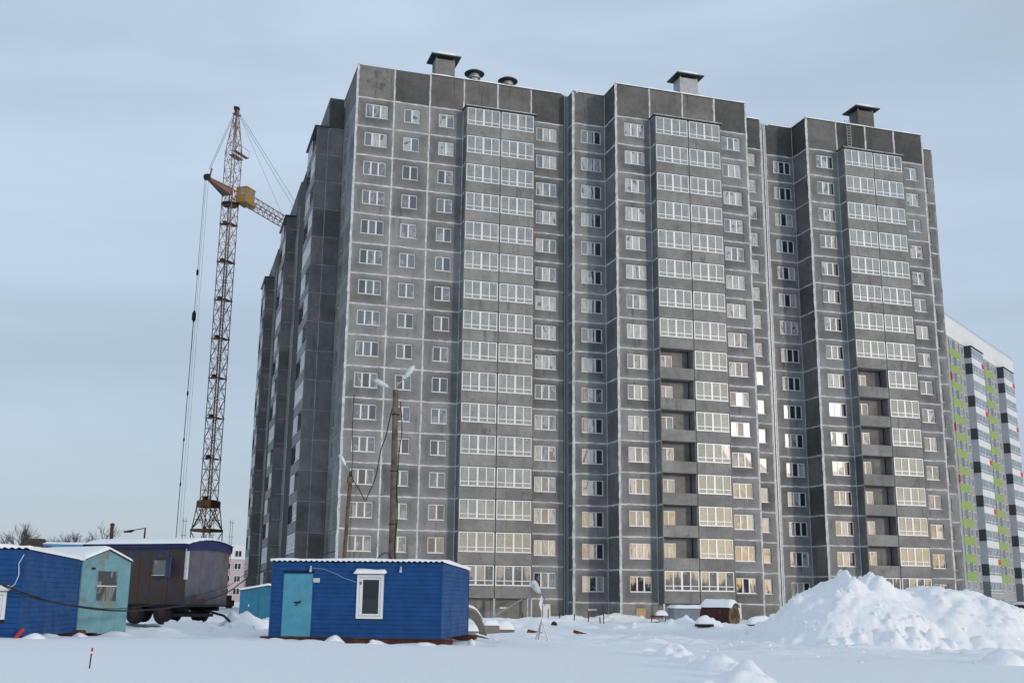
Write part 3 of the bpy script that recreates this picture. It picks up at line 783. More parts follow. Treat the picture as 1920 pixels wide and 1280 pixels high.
# ------------------------------------------------------------------ corrugated-siding site huts
_bd = {}
def board(parent, u0, u1, z, hr, side, L, Dp, mat):
    k = (round(u1 - u0, 2), round(hr, 3))
    if k not in _bd:
        l = u1 - u0; pr = [(0, 0), (-.014, .006), (-.017, .03), (-.012, hr - .03), (-.003, hr - .002)]
        m = MB(); n = len(pr)
        m.add([(0, y, zz) for y, zz in pr] + [(l, y, zz) for y, zz in pr], [(i, n + i, n + i + 1, i + 1) for i in range(n - 1)] + [tuple(range(n))[::-1], tuple(range(n, 2 * n))])
        _bd[k] = m.mesh('siding_board')
    loc, rz = {'f': ((u0, 0, z), 0), 'r': ((L, u0, z), R(90)), 'l': ((0, Dp - u0, z), R(-90)), 'b': ((L - u0, Dp, z), R(180))}[side]
    return obj('siding_board', _bd[k], M[mat], parent, loc, rz)
def hut(name, label, loc, rz, L, Dp, h, slope, openings, rows=17, skid_over=.35, zs=.22):
    """flat-roofed hut on skids; local x along the front, y to the back, z=0 at the skid's foot"""
    t = thing(name, label, 'cabin', loc, rz)
    z0, z1 = zs, zs + h
    MB().box(.03, L - .03, .03, Dp - .03, z0 + .01, z1 - slope - .03).build('inner_wall', M['dark_steel'], t)
    hr = h / rows
    for side, W_ in (('f', L), ('r', Dp), ('l', Dp), ('b', L)):
        for i in range(rows):
            z = z0 + i * hr
            drop = 0 if side == 'f' else slope
            if side in 'rl' and z + hr > z1 - slope: continue
            if side == 'b' and z + hr > z1 - slope + .01: continue
            segs = [(0, W_)]
            if side == 'f':
                for (a, b, za, zb) in openings:
                    if za - hr * .5 < z + hr * .5 - hr * .25 and z + hr * .5 < zb + hr * .25:
                        segs = [q for (p, r_) in segs for q in (((p, min(r_, a)), (max(p, b), r_)) if a < r_ and b > p else ((p, r_),)) if q[1] - q[0] > .02]
            for (a, b) in segs: board(t, a, b, z, hr, side, L, Dp, 'blue_siding')
    # sloping top boards on the sides
    for x, nm in ((0, 'side_trim'), (L, 'side_trim')):
        MB().add([(x - .02, 0, z1 - slope - hr), (x + .02, 0, z1 - slope - hr), (x + .02, Dp, z1 - slope - hr), (x - .02, Dp, z1 - slope - hr), (x - .02, 0, z1), (x + .02, 0, z1), (x + .02, Dp, z1 - slope), (x - .02, Dp, z1 - slope)],
                 [(0, 3, 2, 1), (4, 5, 6, 7), (0, 1, 5, 4), (1, 2, 6, 5), (2, 3, 7, 6), (3, 0, 4, 7)]).build(nm, M['blue_siding'], t)
    for (x, y) in ((0, 0), (L, 0), (0, Dp), (L, Dp)): MB().box(x - .03, x + .03, y - .03, y + .03, z0, z1 - (slope if y else .0) - .02).build('corner_trim', M['blue_siding'], t)
    # corrugated sheet with snow lying in it
    zr = lambda x, y: z1 + .03 - slope * y / Dp
    nx = int((L + .2) / .03); per = .115
    prof = [(-.1 + (L + .2) * i / nx) for i in range(nx + 1)]
    wv = lambda x: .024 * math.sin(2 * math.pi * x / .185)
    MB().grid([[(x, y, zr(x, y) + wv(x)) for y in (-.09, Dp + .09)] for x in prof]).build('roof_sheet', M['corrug'], t)
    P = []
    xs_ = prof[::2]; xs_ = [xs_[0]] + [x for x in xs_] + [xs_[-1]]
    for ix, x in enumerate(xs_):
        row = []
        for y in (-.085, -.075, -.03, .3, .8, Dp * .5, Dp - .3, Dp + .05, Dp + .085):
            k = 0.0 if y < -.08 else (.55 if y < -.05 else 1)
            if y > Dp + .06: k = .05
            if ix in (0, len(xs_) - 1): k = -.12
            hh = .085 + .05 * float(fbm(np.array([x * 1.1 + loc[0]]), np.array([y * 1.1]), 1, 3)[0]) * 2
            row.append((x + (.012 if ix == len(xs_) - 1 else 0), y, zr(x, y) + wv(x) * (1 - max(k, 0)) + .004 + k * hh))
        P.append(row)
    m = MB().grid(P); m.smooth = True; m.build('roof_snow', M['snow'], t)
    # skids
    for y in (.12, Dp - .12):
        m = MB().prism([(-skid_over, .16), (-skid_over + .02, .2), (L + skid_over - .02, .2), (L + skid_over + .04, .14), (L + skid_over, .04), (L + skid_over - .15, 0), (-skid_over + .12, 0), (-skid_over, .06)], y - .08, y + .08)
        s = m.build('skid', M['skid'], t)
        for x in (-skid_over + .12, L + skid_over - .1): MB().lathe([(.02, -.092), (.03, -.085), (.03, .085), (.02, .092)], (x, y, .11), 10, 'y').build('eyelet', M['skid'], s)
    MB().box(0, L, -.01, .03, .17, .215).build('sill_rail', M['skid'], t)
    return t
def white_window(t, x0, x1, z0, z1, hood=True, y=-.03):
    w, h = x1 - x0, z1 - z0; f = .085
    m = MB()
    m.box(0, f, -.03, .06, 0, h); m.box(w - f, w, -.03, .06, 0, h); m.box(f, w - f, -.03, .06, h - f, h); m.box(f, w - f, -.03, .06, 0, f)
    o = m.build('window', M['pvc'], t, (x0, y, z0))
    m = MB(); g = f + .012; s = .06
    m.box(g, g + s * 1.6, -.012, .05, g, h - g); m.box(w - g - s, w - g, -.012, .05, g, h - g); m.box(g + s * 1.6, w - g - s, -.012, .05, h - g - s, h - g); m.box(g + s * 1.6, w - g - s, -.012, .05, g, g + s)
    m.build('sash', M['pvc'], o)
    MB().box(g + s * 1.6, w - g - s, .015, .03, g + s, h - g - s).build('pane', M['cabin_glass'], o)
    MB().bbox(g + .02, g + .05, -.06, -.012, h * .78, h * .84, .006).build('handle', M['dark_steel'], o)
    if hood:
        MB().add([(-.06, -.16, h + .02), (w + .06, -.16, h + .02), (w + .06, .03, h + .09), (-.06, .03, h + .09), (-.06, -.16, h + .035), (w + .06, -.16, h + .035), (w + .06, .03, h + .105), (-.06, .03, h + .105)],
                 [(0, 3, 2, 1), (4, 5, 6, 7), (0, 1, 5, 4), (1, 2, 6, 5), (2, 3, 7, 6), (3, 0, 4, 7)]).build('hood', M['pvc'], o)
        snow_cap(o, -.07, w + .07, -.17, .03, h + .05, .11, n=(16, 6), zf=lambda px, py: h + .035 + max(0, (py + .16)) * .37, name='hood_snow')
    return o

hz = gh(-7.5, -57)
cab = hut('site_cabin', 'long blue sided cabin on skids with teal door and white window', (-10.41, -55.95, -1.50), R(-25), 5.78, 5.0, 2.42, .12,
          [(.36, 1.44, 0, 2.26), (2.92, 3.84, .80, 2.24)], rows=17, zs=.2)
d = MB().bbox(.40, 1.40, -.035, .04, .215, 2.23, .01).build('door', M['teal_door'], cab)
MB().box(.36, .40, -.03, .03, .21, 2.27).box(1.40, 1.44, -.03, .03, .21, 2.27).box(.40, 1.40, -.03, .03, 2.23, 2.27).build('door_frame', M['blue_siding'], d)
MB().bbox(.80, 1.02, -.055, -.036, 1.28, 1.33, .005).bar((1.02, -.05, 1.36), (.86, -.05, 1.2), .02).build('handle', M['dark_steel'], d)
white_window(cab, 2.93, 3.83, .81, 2.22)
MB().bbox(1.42, 1.64, -.05, -.02, 1.96, 2.1, .006).build('number_plate', M['lamp_body'], cab)
for u in (1.33, 4.4):
    l = MB().bbox(u - .03, u + .03, -.11, -.02, 2.40, 2.50, .01).build('eave_lamp', M['galv'], cab)
    MB().lathe([(.05, 0), (.045, .07), (.02, .12)], (u, -.1, 2.30), 8).build('lamp_glass', M['lamp_glass'], l)
MB().tube([(1.38, -.04, 2.42), (1.75, -.04, 2.4), (2.1, -.04, 2.28), (2.5, -.04, 2.1), (2.9, -.045, 1.98)], .006, 4).build('lamp_wire', M['lamp_body'], cab)

cb2 = hut('site_cabin', 'blue sided hut beside the light teal shed, its white window under a snowy hood', (-17.55 - 3.0 * .985, -61.4 + 3.0 * .17, -1.32), R(-9.8), 3.0, 6.1, 2.36, .10, [(1.72, 2.62, .62, 1.36)], rows=17, zs=.12)
white_window(cb2, 1.72, 2.62, .63, 1.35)
m = MB().tube([(2.96, -.05, 2.35), (2.85, -.06, 2.1), (2.88, -.05, 1.8), (2.8, -.05, 1.55), (2.62, -.06, 1.42)], .012, 5); m.build('loose_wire', M['lamp_body'], cb2)
tag(MB().bar((-17.6, -61.75, -1.2), (-17.4, -61.62, -.92), .05, 6).build('jack', M['red']), 'short red jack leaning in snow at the corner of the blue hut', 'jack')
tag(MB().bbox(-18.2, -18.05, -61.72, -61.57, -1.25, -.9, .02).build('canister', M['red']), 'small red canister in snow below the hooded window of the blue hut', 'canister')

# ------------------------------------------------------------------ light teal shed
sh = thing('tool_shed', 'narrow light teal metal shed with gable roof and one barred window', 'shed', (-16.52, -54.25, -1.26), R(36))
w, dp, e, ap = 1.86, 5.2, 2.34, 2.72
def gable_walls(t, w, dp, e, ap, mat, win=None):
    m = MB().box(.01, w - .01, .03, dp, 0.02, e - .02); m.build('inner_wall', M['dark_steel'], t)
    if win:
        a, b, c, d_ = win
        m = MB()
        m.box(0, a, -.01, .02, 0, e); m.box(b, w, -.01, .02, 0, e); m.box(a, b, -.01, .02, 0, c); m.box(a, b, -.01, .02, d_, e)
        m.build('front_wall', M[mat], t)
    else: MB().box(0, w, -.01, .02, 0, e).build('front_wall', M[mat], t)
    MB().prism([(0, e + .001), (w, e + .001), (w / 2, ap)], -.01, .02).build('gable', M[mat], t)
    MB().prism([(0, e + .001), (w, e + .001), (w / 2, ap)], dp - .02, dp + .01).build('gable', M[mat], t)
    for x in (0, w): MB().box(x - .012, x + .012, .021, dp, 0, e).build('side_wall', M[mat], t)
    MB().box(0, w, dp, dp + .012, 0, e).build('rear_wall', M[mat], t)
def gable_roof(t, w, dp, e, ap, over=.12, snow=.09, mat='corrug', thick=.03):
    sl = (ap - e) / (w / 2)
    for s in (-1, 1):
        x1 = w / 2 + s * (w / 2 + over); z1 = e - over * sl
        m = MB().add([(w / 2, -over, ap + .01), (x1, -over, z1 + .01), (x1, dp + over, z1 + .01), (w / 2, dp + over, ap + .01), (w / 2, -over, ap + .01 + thick), (x1, -over, z1 + .01 + thick), (x1, dp + over, z1 + .01 + thick), (w / 2, dp + over, ap + .01 + thick)],
                     [(0, 1, 2, 3), (7, 6, 5, 4), (0, 4, 5, 1), (1, 5, 6, 2), (2, 6, 7, 3), (3, 7, 4, 0)])
        m.build('roof_sheet', M[mat], t)
    P = []
    for i in range(25):
        a = i / 24; x = -over + (w + 2 * over) * a; row = []
        zz = ap - abs(x - w / 2) * sl + .012 + thick
        for b in (0, .01, .06, .3, .6, .9, .98, 1):
            y = -over + (dp + 2 * over) * b
            k = min(1, a * 22, (1 - a) * 22) * min(1, b * 60, (1 - b) * 25)
            row.append((x, y, zz + k * snow * (1 + .5 * float(fbm(np.array([x * 1.5]), np.array([y * 1.5]), 1, 3)[0]))))
        P.append(row)
    m = MB().grid(P); m.smooth = True; m.build('roof_snow', M['snow'], t)
gable_walls(sh, w, dp, e, ap, 'light_teal', (.56, 1.4, 1.0, 2.05))
gable_roof(sh, w, dp, e, ap, .09, .12)
wf = MB().box(.56, .595, -.02, .03, 1.0, 2.05).box(1.365, 1.4, -.02, .03, 1.0, 2.05).box(.595, 1.365, -.02, .03, 1.0, 1.03).box(.595, 1.365, -.02, .03, 2.02, 2.05).build('window', M['light_teal'], sh)
MB().box(.595, 1.365, -.025, .02, 1.515, 1.545).build('crossbar', M['pvc'], wf)
MB().box(.595, 1.365, .0, .012, 1.03, 1.515).build('pane', M['dusty_glass'], wf); MB().box(.595, 1.365, .0, .012, 1.545, 2.02).build('pane', M['dusty_glass'], wf)
for x in (.46, .93, 1.42): MB().box(x - .004, x + .004, -.016, -.0101, .02, .98).build('panel_seam', M['light_teal'], sh)
MB().bbox(.34, .46, -.1, -.01, 2.07, 2.13, .01).build('lamp_bracket', M['dark_steel'], sh)
MB().box(.92, .94, -.03, -.011, 2.45, 2.66).build("gable_strap", M["light_teal"], sh)

# ------------------------------------------------------------------ rusty wagon
Q = Vector((-13.0, -46.7)); wd_ = Vector((.787, -.617)); Lw, Ww = 5.2, 2.9
o0 = Q - wd_ * Lw
wg = thing('works_wagon', 'rusty blue works wagon on wheels with open window shutter and arched roof', 'wagon', (o0.x, o0.y, -1.16), R(-38.1))
bz0, bz1 = .78, 3.12
MB().box(.04, Lw - .04, .04, Ww - .04, bz0 + .05, bz1 - .02).build('inner_wall', M['dark_steel'], wg)
ds = [0, .75, 1.5, 2.2, 2.85, 3.42, 4.3, Lw]
for a, b in zip(ds[:-1], ds[1:]):
    if abs(a - 3.42) < .01:
        MB().box(a + .008, b - .008, 0, .04, bz0, 1.88).box(a + .008, 3.52, 0, .04, 1.881, 2.6).box(4.2, b - .008, 0, .04, 1.881, 2.6).box(a + .008, b - .008, 0, .04, 2.601, bz1).build('side_panel', M['rusty_blue'], wg)
    else: MB().bbox(a + .008, b - .008, 0, .04, bz0, bz1, .008).build('side_panel', M['rusty_blue'], wg)
for a, b in ((0, .95), (.95, 1.75), (1.75, Ww)): MB().bbox(Lw - .04, Lw, a + .006, b - .006, bz0 - .08, bz1, .008).build('end_panel', M['rusty_grey'], wg)
MB().box(0, .04, 0, Ww, bz0, bz1).build('end_panel', M['rusty_grey'], wg); MB().box(0, Lw, Ww - .04, Ww, bz0, bz1).build('rear_panel', M['rusty_blue'], wg)
wf = MB().box(3.52, 3.56, -.015, .03, 1.89, 2.58).box(4.16, 4.2, -.015, .03, 1.89, 2.58).box(3.56, 4.16, -.015, .03, 2.54, 2.58).box(3.56, 4.16, -.03, .03, 1.89, 1.92).build('window', M['wood'], wg)
MB().box(3.56, 4.16, .005, .015, 1.92, 2.54).build('pane', M['dusty_glass'], wf)
snow_cap(wf, 3.55, 4.17, -.05, .0, 1.921, .03, n=(10, 4), name='sill_snow')
sht = MB().bbox(0, .58, -.03, .0, 0, .84, .01).build('shutter', M['shutter_blue'], wg, (4.22, -.02, 1.83), R(-35))
MB().box(.02, .56, -.045, -.031, .15, .2).box(.02, .56, -.045, -.031, .64, .69).build('shutter_batten', M['shutter_blue'], sht)
MB().box(Lw - .1, Lw + .012, -.012, .1, 1.78, bz1 - .02).build('corner_strip', M['lamp_body'], wg)
for s in (0, 1):
    y = -.07 if s == 0 else Ww + .02
    MB().box(-.1, Lw + .1, y, y + .05, bz1 - .1, bz1 + .06).build('fascia', M['fascia_blue'], wg)
arc = lambda y: bz1 + .06 + .22 * (1 - ((y - Ww / 2) / (Ww / 2 + .12)) ** 2)
ya = [-.12 + (Ww + .24) * i / 14 for i in range(15)]
m = MB()
for x in (-.1, Lw + .05):
    m.add([(x, y, bz1 - .22 + .1 * (1 - ((y - Ww / 2) / (Ww / 2 + .12)) ** 2)) for y in ya] + [(x, y, arc(y) - .01) for y in ya], [(i, i + 1, 16 + i, 15 + i) for i in range(14)])
m.build('arched_fascia', M['fascia_blue'], wg)
m = MB(); nxx = 150
m.grid([[(-.15 + (Lw + .3) * i / nxx, y, arc(y) + .012 * math.sin(i * 2.1)) for y in ya] for i in range(nxx + 1)]); m.build('roof_sheet', M['corrug'], wg)
P = []
for i in range(60):
    a = i / 59; x = -.14 + (Lw + .27) * a; row = []
    for j, y in enumerate(ya):
        k = min(1, a * 30, (1 - a) * 30) * (.15 if j in (0, 14) else 1)
        row.append((x, y, arc(y) + .014 + .09 * k * (1 + .6 * float(fbm(np.array([x]), np.array([y]), 1.2, 3)[0])) + (.01 * math.sin(y * 70) if i == 59 else 0)))
    P.append(row)
m = MB().grid(P); m.smooth = True; m.build('roof_snow', M['snow'], wg)
sp_ = MB().tube([(.5, .9, 3.3), (.5, .9, 4.05)], .075, 10).build('stove_pipe', M['skid'], wg)
MB().lathe([(.1, 4.05), (.11, 4.1), (.03, 4.16)], (.5, .9, 0), 10).build('pipe_cap', M['skid'], sp_)
MB().box(.1, Lw - .1, .35, .5, .52, .7).box(.1, Lw - .1, Ww - .5, Ww - .35, .52, .7).build('chassis_rail', M['dark_steel'], wg)
MB().box(.0, Lw + .05, .05, Ww - .05, .69, .77).build('floor_frame', M['dark_steel'], wg)
for x in (1.1, 2.66, 4.05):
    MB().box(x - .07, x + .07, .3, Ww - .3, .38, .5).build('axle', M['dark_steel'], wg)
    for y in (.22, Ww - .22):
        wh = MB().lathe([(.26, -.1), (.40, -.11), (.45, -.07), (.45, .07), (.40, .11), (.26, .1)], (x, y, .43), 22, 'y').build('wheel', M['rubber'], wg)
        MB().lathe([(.08, -.12), (.24, -.09), (.26, -.05), (.26, .05), (.24, .09), (.08, .12)], (x, y, .43), 16, 'y').build('rim', M['skid'], wh)
MB().tube([(Lw, Ww / 2, .55), (Lw + 1.0, Ww / 2 - .1, .35), (Lw + 1.35, Ww / 2 - .15, .12)], .05, 6).build('tow_bar', M['dark_steel'], wg)
MB().box(Lw - 1.0, Lw + .3, .2, 1.6, .3, .42).build('step_frame', M['dark_steel'], wg)

# ------------------------------------------------------------------ deep teal garage, farther huts
gg = thing('metal_garage', 'small deep teal metal garage with gabled snowy roof behind the long cabin', 'garage', (-10.0, -34.9, gh(-9, -34) - .06), R(-4))
gable_walls(gg, 2.75, 4.5, 1.75, 2.0, 'deep_teal'); gable_roof(gg, 2.75, 4.5, 1.75, 2.0, .12, .1)
gd = MB().bbox(.95, 2.5, -.035, -.011, .05, 1.62, .01).build('door', M['deep_teal'], gg)
MB().box(1.7, 1.72, -.04, -.035, .06, 1.6).build('door_gap', M['dark_steel'], gd); MB().bbox(.42, .47, -.03, -.01, .98, 1.08, .005).build('lock', M['pvc'], gg)
bw = thing('works_wagon', 'pale blue works wagon with patched side, its roof showing above the snowy huts', 'wagon', (-19.5, -35.6, gh(-19, -35)), R(-2))
MB().bbox(0, 3.0, 0, 2.4, .9, 3.72, .02).build('body', M['sky_blue'], bw)
for a, b, c, d_, mt in ((.05, .38, 3.35, 3.62, 'dark_steel'), (1.15, 1.5, 3.36, 3.6, 'rusty_grey'), (1.75, 2.3, 3.4, 3.56, 'wood')): MB().bbox(a, b, -.03, .01, c, d_, .006).build('patch', M[mt], bw)
snow_cap(bw, 0, 3.0, 0, 2.4, 3.72, .12, n=(20, 8), over=.08, name='roof_snow')
for x in (.6, 2.4): 
    for y in (.2, 2.2): MB().lathe([(.2, -.1), (.44, -.1), (.46, 0), (.44, .1), (.2, .1)], (x, y, .45), 16, 'y').build('wheel', M['rubber'], bw)
MB().box(.1, 2.9, .3, 2.1, .55, .89).build('chassis', M['dark_steel'], bw)
bh = thing('brown_hut', 'small hut with dark brown hipped roof seen over the snowy blue hut', 'hut', (-23.1, -15.4, gh(-22, -15)), R(3))
MB().bbox(.15, 2.3, .15, 2.3, 0, 4.4, .02).build('wall', M['wood'], bh)
MB().add([(0, 0, 4.38), (2.45, 0, 4.38), (2.45, 2.45, 4.38), (0, 2.45, 4.38), (.75, 1.2, 5.1), (1.7, 1.2, 5.1)], [(0, 3, 2, 1), (0, 1, 5, 4), (1, 2, 5), (2, 3, 4, 5), (3, 0, 4)]).build('roof', simple('brown_roof', (.055, .04, .032), .8), bh)

# ------------------------------------------------------------------ lamp poles and cables
def lamp_head(t, p, d, s=1.0, tilt=.35):
    d = Vector(d).normalized(); p = Vector(p)
    arm = MB().tube([p, p + d * .35 * s + Vector((0, 0, .16 * s))], .022 * s, 6).build('lamp_arm', M['galv'], t)
    a = p + d * .3 * s + Vector((0, 0, .14 * s)); x = (d + Vector((0, 0, tilt))).normalized()
    pts = [a + x * q * s for q in (0, .06, .2, .42, .6, .68)]
    h = MB().tube(pts, [.04 * s, .065 * s, .09 * s, .12 * s, .1 * s, .03 * s], 10).build('lamp_head', M['lamp_body'], t)
    MB().tube([a + x * .3 * s - Vector((0, 0, .05)), a + x * .62 * s - Vector((0, 0, .05))], [.08 * s, .07 * s], 8).build('lamp_glass', M['lamp_glass'], h)
    return h
def catenary(a, b, sag, n=14, wob=0.0, r=random.Random(5)):
    a, b = Vector(a), Vector(b)
    return [a.lerp(b, i / n) - Vector((r.uniform(-wob, wob), r.uniform(-wob, wob), sag * 4 * (i / n) * (1 - i / n))) for i in range(n + 1)]
g1 = gh(-5.3, -50.6)
pl = thing('lamp_pole', 'tall thick brown lamp pole behind the long cabin with two lamp heads', 'pole', (-5.30, -50.56, g1 - .05))
top = 8.3 - g1
MB().tube([(0, 0, -.3), (-.02, 0, top * .4), (-.07, 0, top * .8), (-.1, 0, top)], [.155, .145, .125, .115], 12).build('pole_shaft', M['pole_conc'], pl)
lamp_head(pl, (-.12, 0, top - .05), (-1, .05, .1), .95, .35); lamp_head(pl, (-.05, -.05, top + .2), (1, -.25, .5), 1.0, .8)
MB().bar((-.1, 0, top - .1), (-.04, -.04, top + .35), .025).build('lamp_bracket', M['galv'], pl)
MB().tube([(.1, -.06, top - .5), (.17, -.1, top - 1.1), (.2, -.1, top - 1.8), (.1, -.12, top - 2.6), (.06, -.13, top - 4), (.13, -.14, top - 5), (.06, -.15, top - 6.3), (.14, -.16, top - 7.2), (.12, -.16, .3)], .022, 5).build('hanging_cable', M['cable'], pl)
for z in (1.0, 2.2, 4.2, 6.3, 8.6): MB().lathe([(.16, z - .02), (.165, z), (.16, z + .02)], (-.008 * z, 0, 0), 12).build('band', M['dark_steel'], pl)
g2 = gh(-6.4, -45.3)
p2 = thing('lamp_pole', 'shorter leaning wooden lamp pole with one lamp head, left behind the long cabin', 'pole', (-6.45, -45.3, g2 - .05))
t2 = 5.5 - g2
p2['label'] = 'shorter leaning wooden lamp pole with a single lamp head behind the long cabin'
MB().tube([(0, 0, -.3), (.08, 0, t2 * .5), (.19, 0, t2)], [.1, .09, .08], 10).build('pole_shaft', M['wood'], p2)
lamp_head(p2, (.17, 0, t2 - .02), (-1, .1, .6), .85, .9)
MB().tube([(.23, -.05, t2 - .3), (.3, -.05, t2 - 1.5), (.26, -.05, t2 - 2.6), (.33, -.05, t2 - 4.2), (.38, -.05, .4)], .012, 4).build('hanging_cable', M['cable'], p2)
MB().bbox(.05, .3, -.12, .1, t2 - .55, t2 - .25, .02).build('junction_box', M['wood'], p2)
P2T = Vector((-6.45 + .2, -45.4, 5.35)); P1T = Vector((-5.42, -50.66, 7.9))
pts = [P1T, P1T + Vector((-.15, .3, -.8)), P1T + Vector((-.22, .5, -1.5)), P1T + Vector((-.3, 1.3, -2.0)), P1T + Vector((-.25, 2.2, -3.0)), P1T + Vector((-.35, 3.4, -3.6)), P1T + Vector((-.3, 4.4, -3.9)), P2T + Vector((.35, -.2, -.7)), P2T + Vector((.1, 0, -.35)), P2T]
def smoothp(pts, k=2):
    pts = [Vector(p) for p in pts]
    for _ in range(k): pts = [pts[0]] + [q for a, b in zip(pts[:-1], pts[1:]) for q in (a.lerp(b, .25), a.lerp(b, .75))] + [pts[-1]]
    return pts
tag(MB().tube(smoothp(pts), .022, 5).build('slack_cable', M['cable']), 'slack black cable looping between the two lamp poles', 'cable')
tag(MB().tube(smoothp([P2T + Vector((0, 0, -.2)), P2T + Vector((.04, 0, .9)), P2T + Vector((-.05, 0, 1.5)), P2T + Vector((-.03, 0, 3.6))]), .018, 5).build('upright_cable', M['cable']), 'thin black cable standing up from the shorter lamp pole', 'cable')
tag(MB().tube(smoothp([(-5.2, -50.75, .0), (-5.35, -50.8, 1.6), (-5.75, -51, 1.75), (-6.2, -51.2, 1.2), (-6.5, -51.4, .9), (-6.6, -52.0, .6)]), .022, 5).build('looped_cable', M['cable']), 'bent black cable arching from the tall pole to the cabin roof', 'cable')
cabl = lambda pts, r, lab: tag(MB().tube(smoothp(pts), r, 5).build('site_cable', M['cable']), lab, 'cable')
cabl([(-18.25, -62.0, .35), (-17.55, -61.75, .02), (-16.6, -60.5, -.3), (-15.2, -56.5, -.55), (-13.2, -52.5, -.42), (-11.4, -48.0, .05), (-10.2, -40, .75), (-9.0, -38, 1.3), (-6.9, -46, 1.9)], .026, 'thick black cable sagging in front of the blue hut and rusty wagon')
cabl([(-18.0, -61.95, .2), (-17.5, -61.8, -.08), (-16.4, -60.0, -.32), (-15.1, -56.3, -.5), (-13.0, -52.0, -.1), (-11.3, -47.9, .35), (-10.3, -40, .95), (-9.4, -39, 1.2)], .014, 'thin black cable strung just above the thick sagging cable')

# ------------------------------------------------------------------ tripod floodlight
tg = gh(.42, -52.1)
tp = thing('tripod_floodlight', 'bent floodlight on a thin steel tripod standing in snow', 'floodlight', (.42, -52.1, tg))
for (x, y) in ((-.30, -.1), (.27, -.12), (.0, .45)): MB().tube([(0, 0, .78), (x, y, -.05)], .027, 6).build('leg', M['galv'], tp)
MB().tube([(-.3, -.1, .03), (.0, -.15, .0), (.27, -.12, .02)], .012, 4).build('tie', M['galv'], tp)
MB().tube(smoothp([(0, 0, .7), (0, 0, 1.5), (0, 0, 1.72), (-.06, 0, 1.86), (-.16, -.02, 1.93)]), .026, 6).build('mast', M['galv'], tp)
hd = MB().tube([(-.08, -.02, 1.82), (-.16, -.03, 1.9), (-.3, -.05, 2.1), (-.4, -.06, 2.22), (-.44, -.06, 2.26)], [.05, .1, .15, .13, .04], 10).build('lamp_head', M['lamp_body'], tp)
MB().tube([(-.3, -.14, 2.06), (-.38, -.15, 2.17)], [.09, .06], 8).build('lamp_glass', M['lamp_glass'], hd)
MB().tube(smoothp([(-.05, -.02, 1.82), (.12, -.02, 1.6), (.14, -.02, 1.35), (.03, -.02, 1.25)]), .008, 4).build('loose_wire', M['dark_steel'], tp)
MB().add([(-.0, -.03, 1.75), (-.12, -.03, 1.4), (-.02, -.03, 1.1), (.06, .02, 1.5)], [(0, 1, 2), (0, 2, 3)]).build('plastic_rag', M['lamp_body'], tp)

# ------------------------------------------------------------------ rubble and small things in the snow
def on_ground(x, y, dz=0): return (x, y, gh(x, y) + dz)
# broken concrete ring next to the long cabin
rgp = thing('concrete_ring', 'broken arched concrete ring segment capped with snow beside the long cabin', 'concrete ring', on_ground(-1.15, -46.6, -.1), R(-12))
arcp = []
for i in range(13):
    a = R(20 + 150 * i / 12); arcp.append((-math.cos(a) * -.95, math.sin(a) * 1.15))
arcp = [(math.cos(R(165 - 150 * i / 12)) * .85, max(0, math.sin(R(165 - 150 * i / 12)) * 1.2 + .08)) for i in range(13)] + [(.98, 0), (.62, 0)] + [(math.cos(R(15 + 150 * i / 12)) * .62, max(0, math.sin(R(15 + 150 * i / 12)) * .92)) for i in range(13)]
MB().prism(arcp, 0, .75).build('ring_body', M['rubble'], rgp)
P = []
for i in range(14):
    a = R(160 - 125 * i / 13); row = []
    for j in range(7):
        b = j / 6; k = math.sin(math.pi * min(max(b, .04), .96)) ** .4 * (math.sin(math.pi * min(max(i / 13, .03), .97)) ** .5)
        rr = .02 + .15 * k * (1 + .3 * rj.random()); row.append((math.cos(a) * (.85 + rr), -.03 + .81 * b, math.sin(a) * (1.2 + rr) + .08))
    P.append(row)
m = MB().grid(P); m.smooth = True; m.build('snow_cap', M['snow'], rgp)
def slab(name, label, cat, x, y, rz, L, W_, h, snow, mat, dz=0.0, tilt=0.0, group=None, sn=(14, 8)):
    t = thing(name, label, cat, on_ground(x, y, dz), R(rz), group); t.rotation_euler.y = R(tilt)
    MB().bbox(0, L, 0, W_, 0, h, min(.03, h * .3)).build('body', M[mat], t)
    snow_cap(t, 0, L, 0, W_, h, snow, n=sn, over=.02, seed=x); return t
slab('concrete_slab', 'snow capped concrete slab at the foot of the broken ring', 'concrete slab', -2.1, -47.9, -15, 1.1, .9, .28, .3, 'rubble', -.02)
slab('concrete_slab', 'snow covered slab lying under the arch of the broken ring', 'concrete slab', -2.0, -46.2, -10, 1.0, .8, .5, .35, 'rubble', .12)
slab('concrete_block', 'bare grey concrete block half buried beside the broken ring', 'concrete block', .9, -42.2, -8, .75, .6, .42, .25, 'rubble', -.05)
slab('concrete_block', 'concrete block wrapped in a thick white snow cover right of the bare block', 'concrete block', 1.75, -41.4, -8, .9, .7, .35, .42, 'rubble', -.12)
slab('short_plank', 'short snowy plank stub by the skid end of the long cabin', 'plank', -1.9, -50.6, -30, .6, .16, .06, .05, 'wood', .1, 14, sn=(8, 5))
slab('red_plank', 'red brown beam piece in snow behind the tripod legs', 'plank', 3.55, -40.7, -12, 1.1, .2, .2, .02, 'red_plank', .0, 12, sn=(8, 5))
slab('red_plank', 'red brown beam piece lying alone right of the tripod floodlight', 'plank', 5.75, -41.3, -15, .8, .22, .16, .03, 'red_plank', .05, 16, sn=(8, 5))
for i, (x, y, h) in enumerate(((8.5, -24.5, .5), (10.4, -24.0, .85), (11.0, -24.6, .6), (12.0, -24.6, .6), (12.25, -26.5, .7), (12.9, -27, .4), (13.2, -26.8, .7))):
    s = tag(MB().tube([(0, 0, -.3), (rj.uniform(-.05, .05), 0, h)], .035, 6).build('steel_stake', M['skid'], None, on_ground(x, y)), 'thin rusty steel stake standing upright in the snow before the building', 'stake', 'stakes in a row before the building')
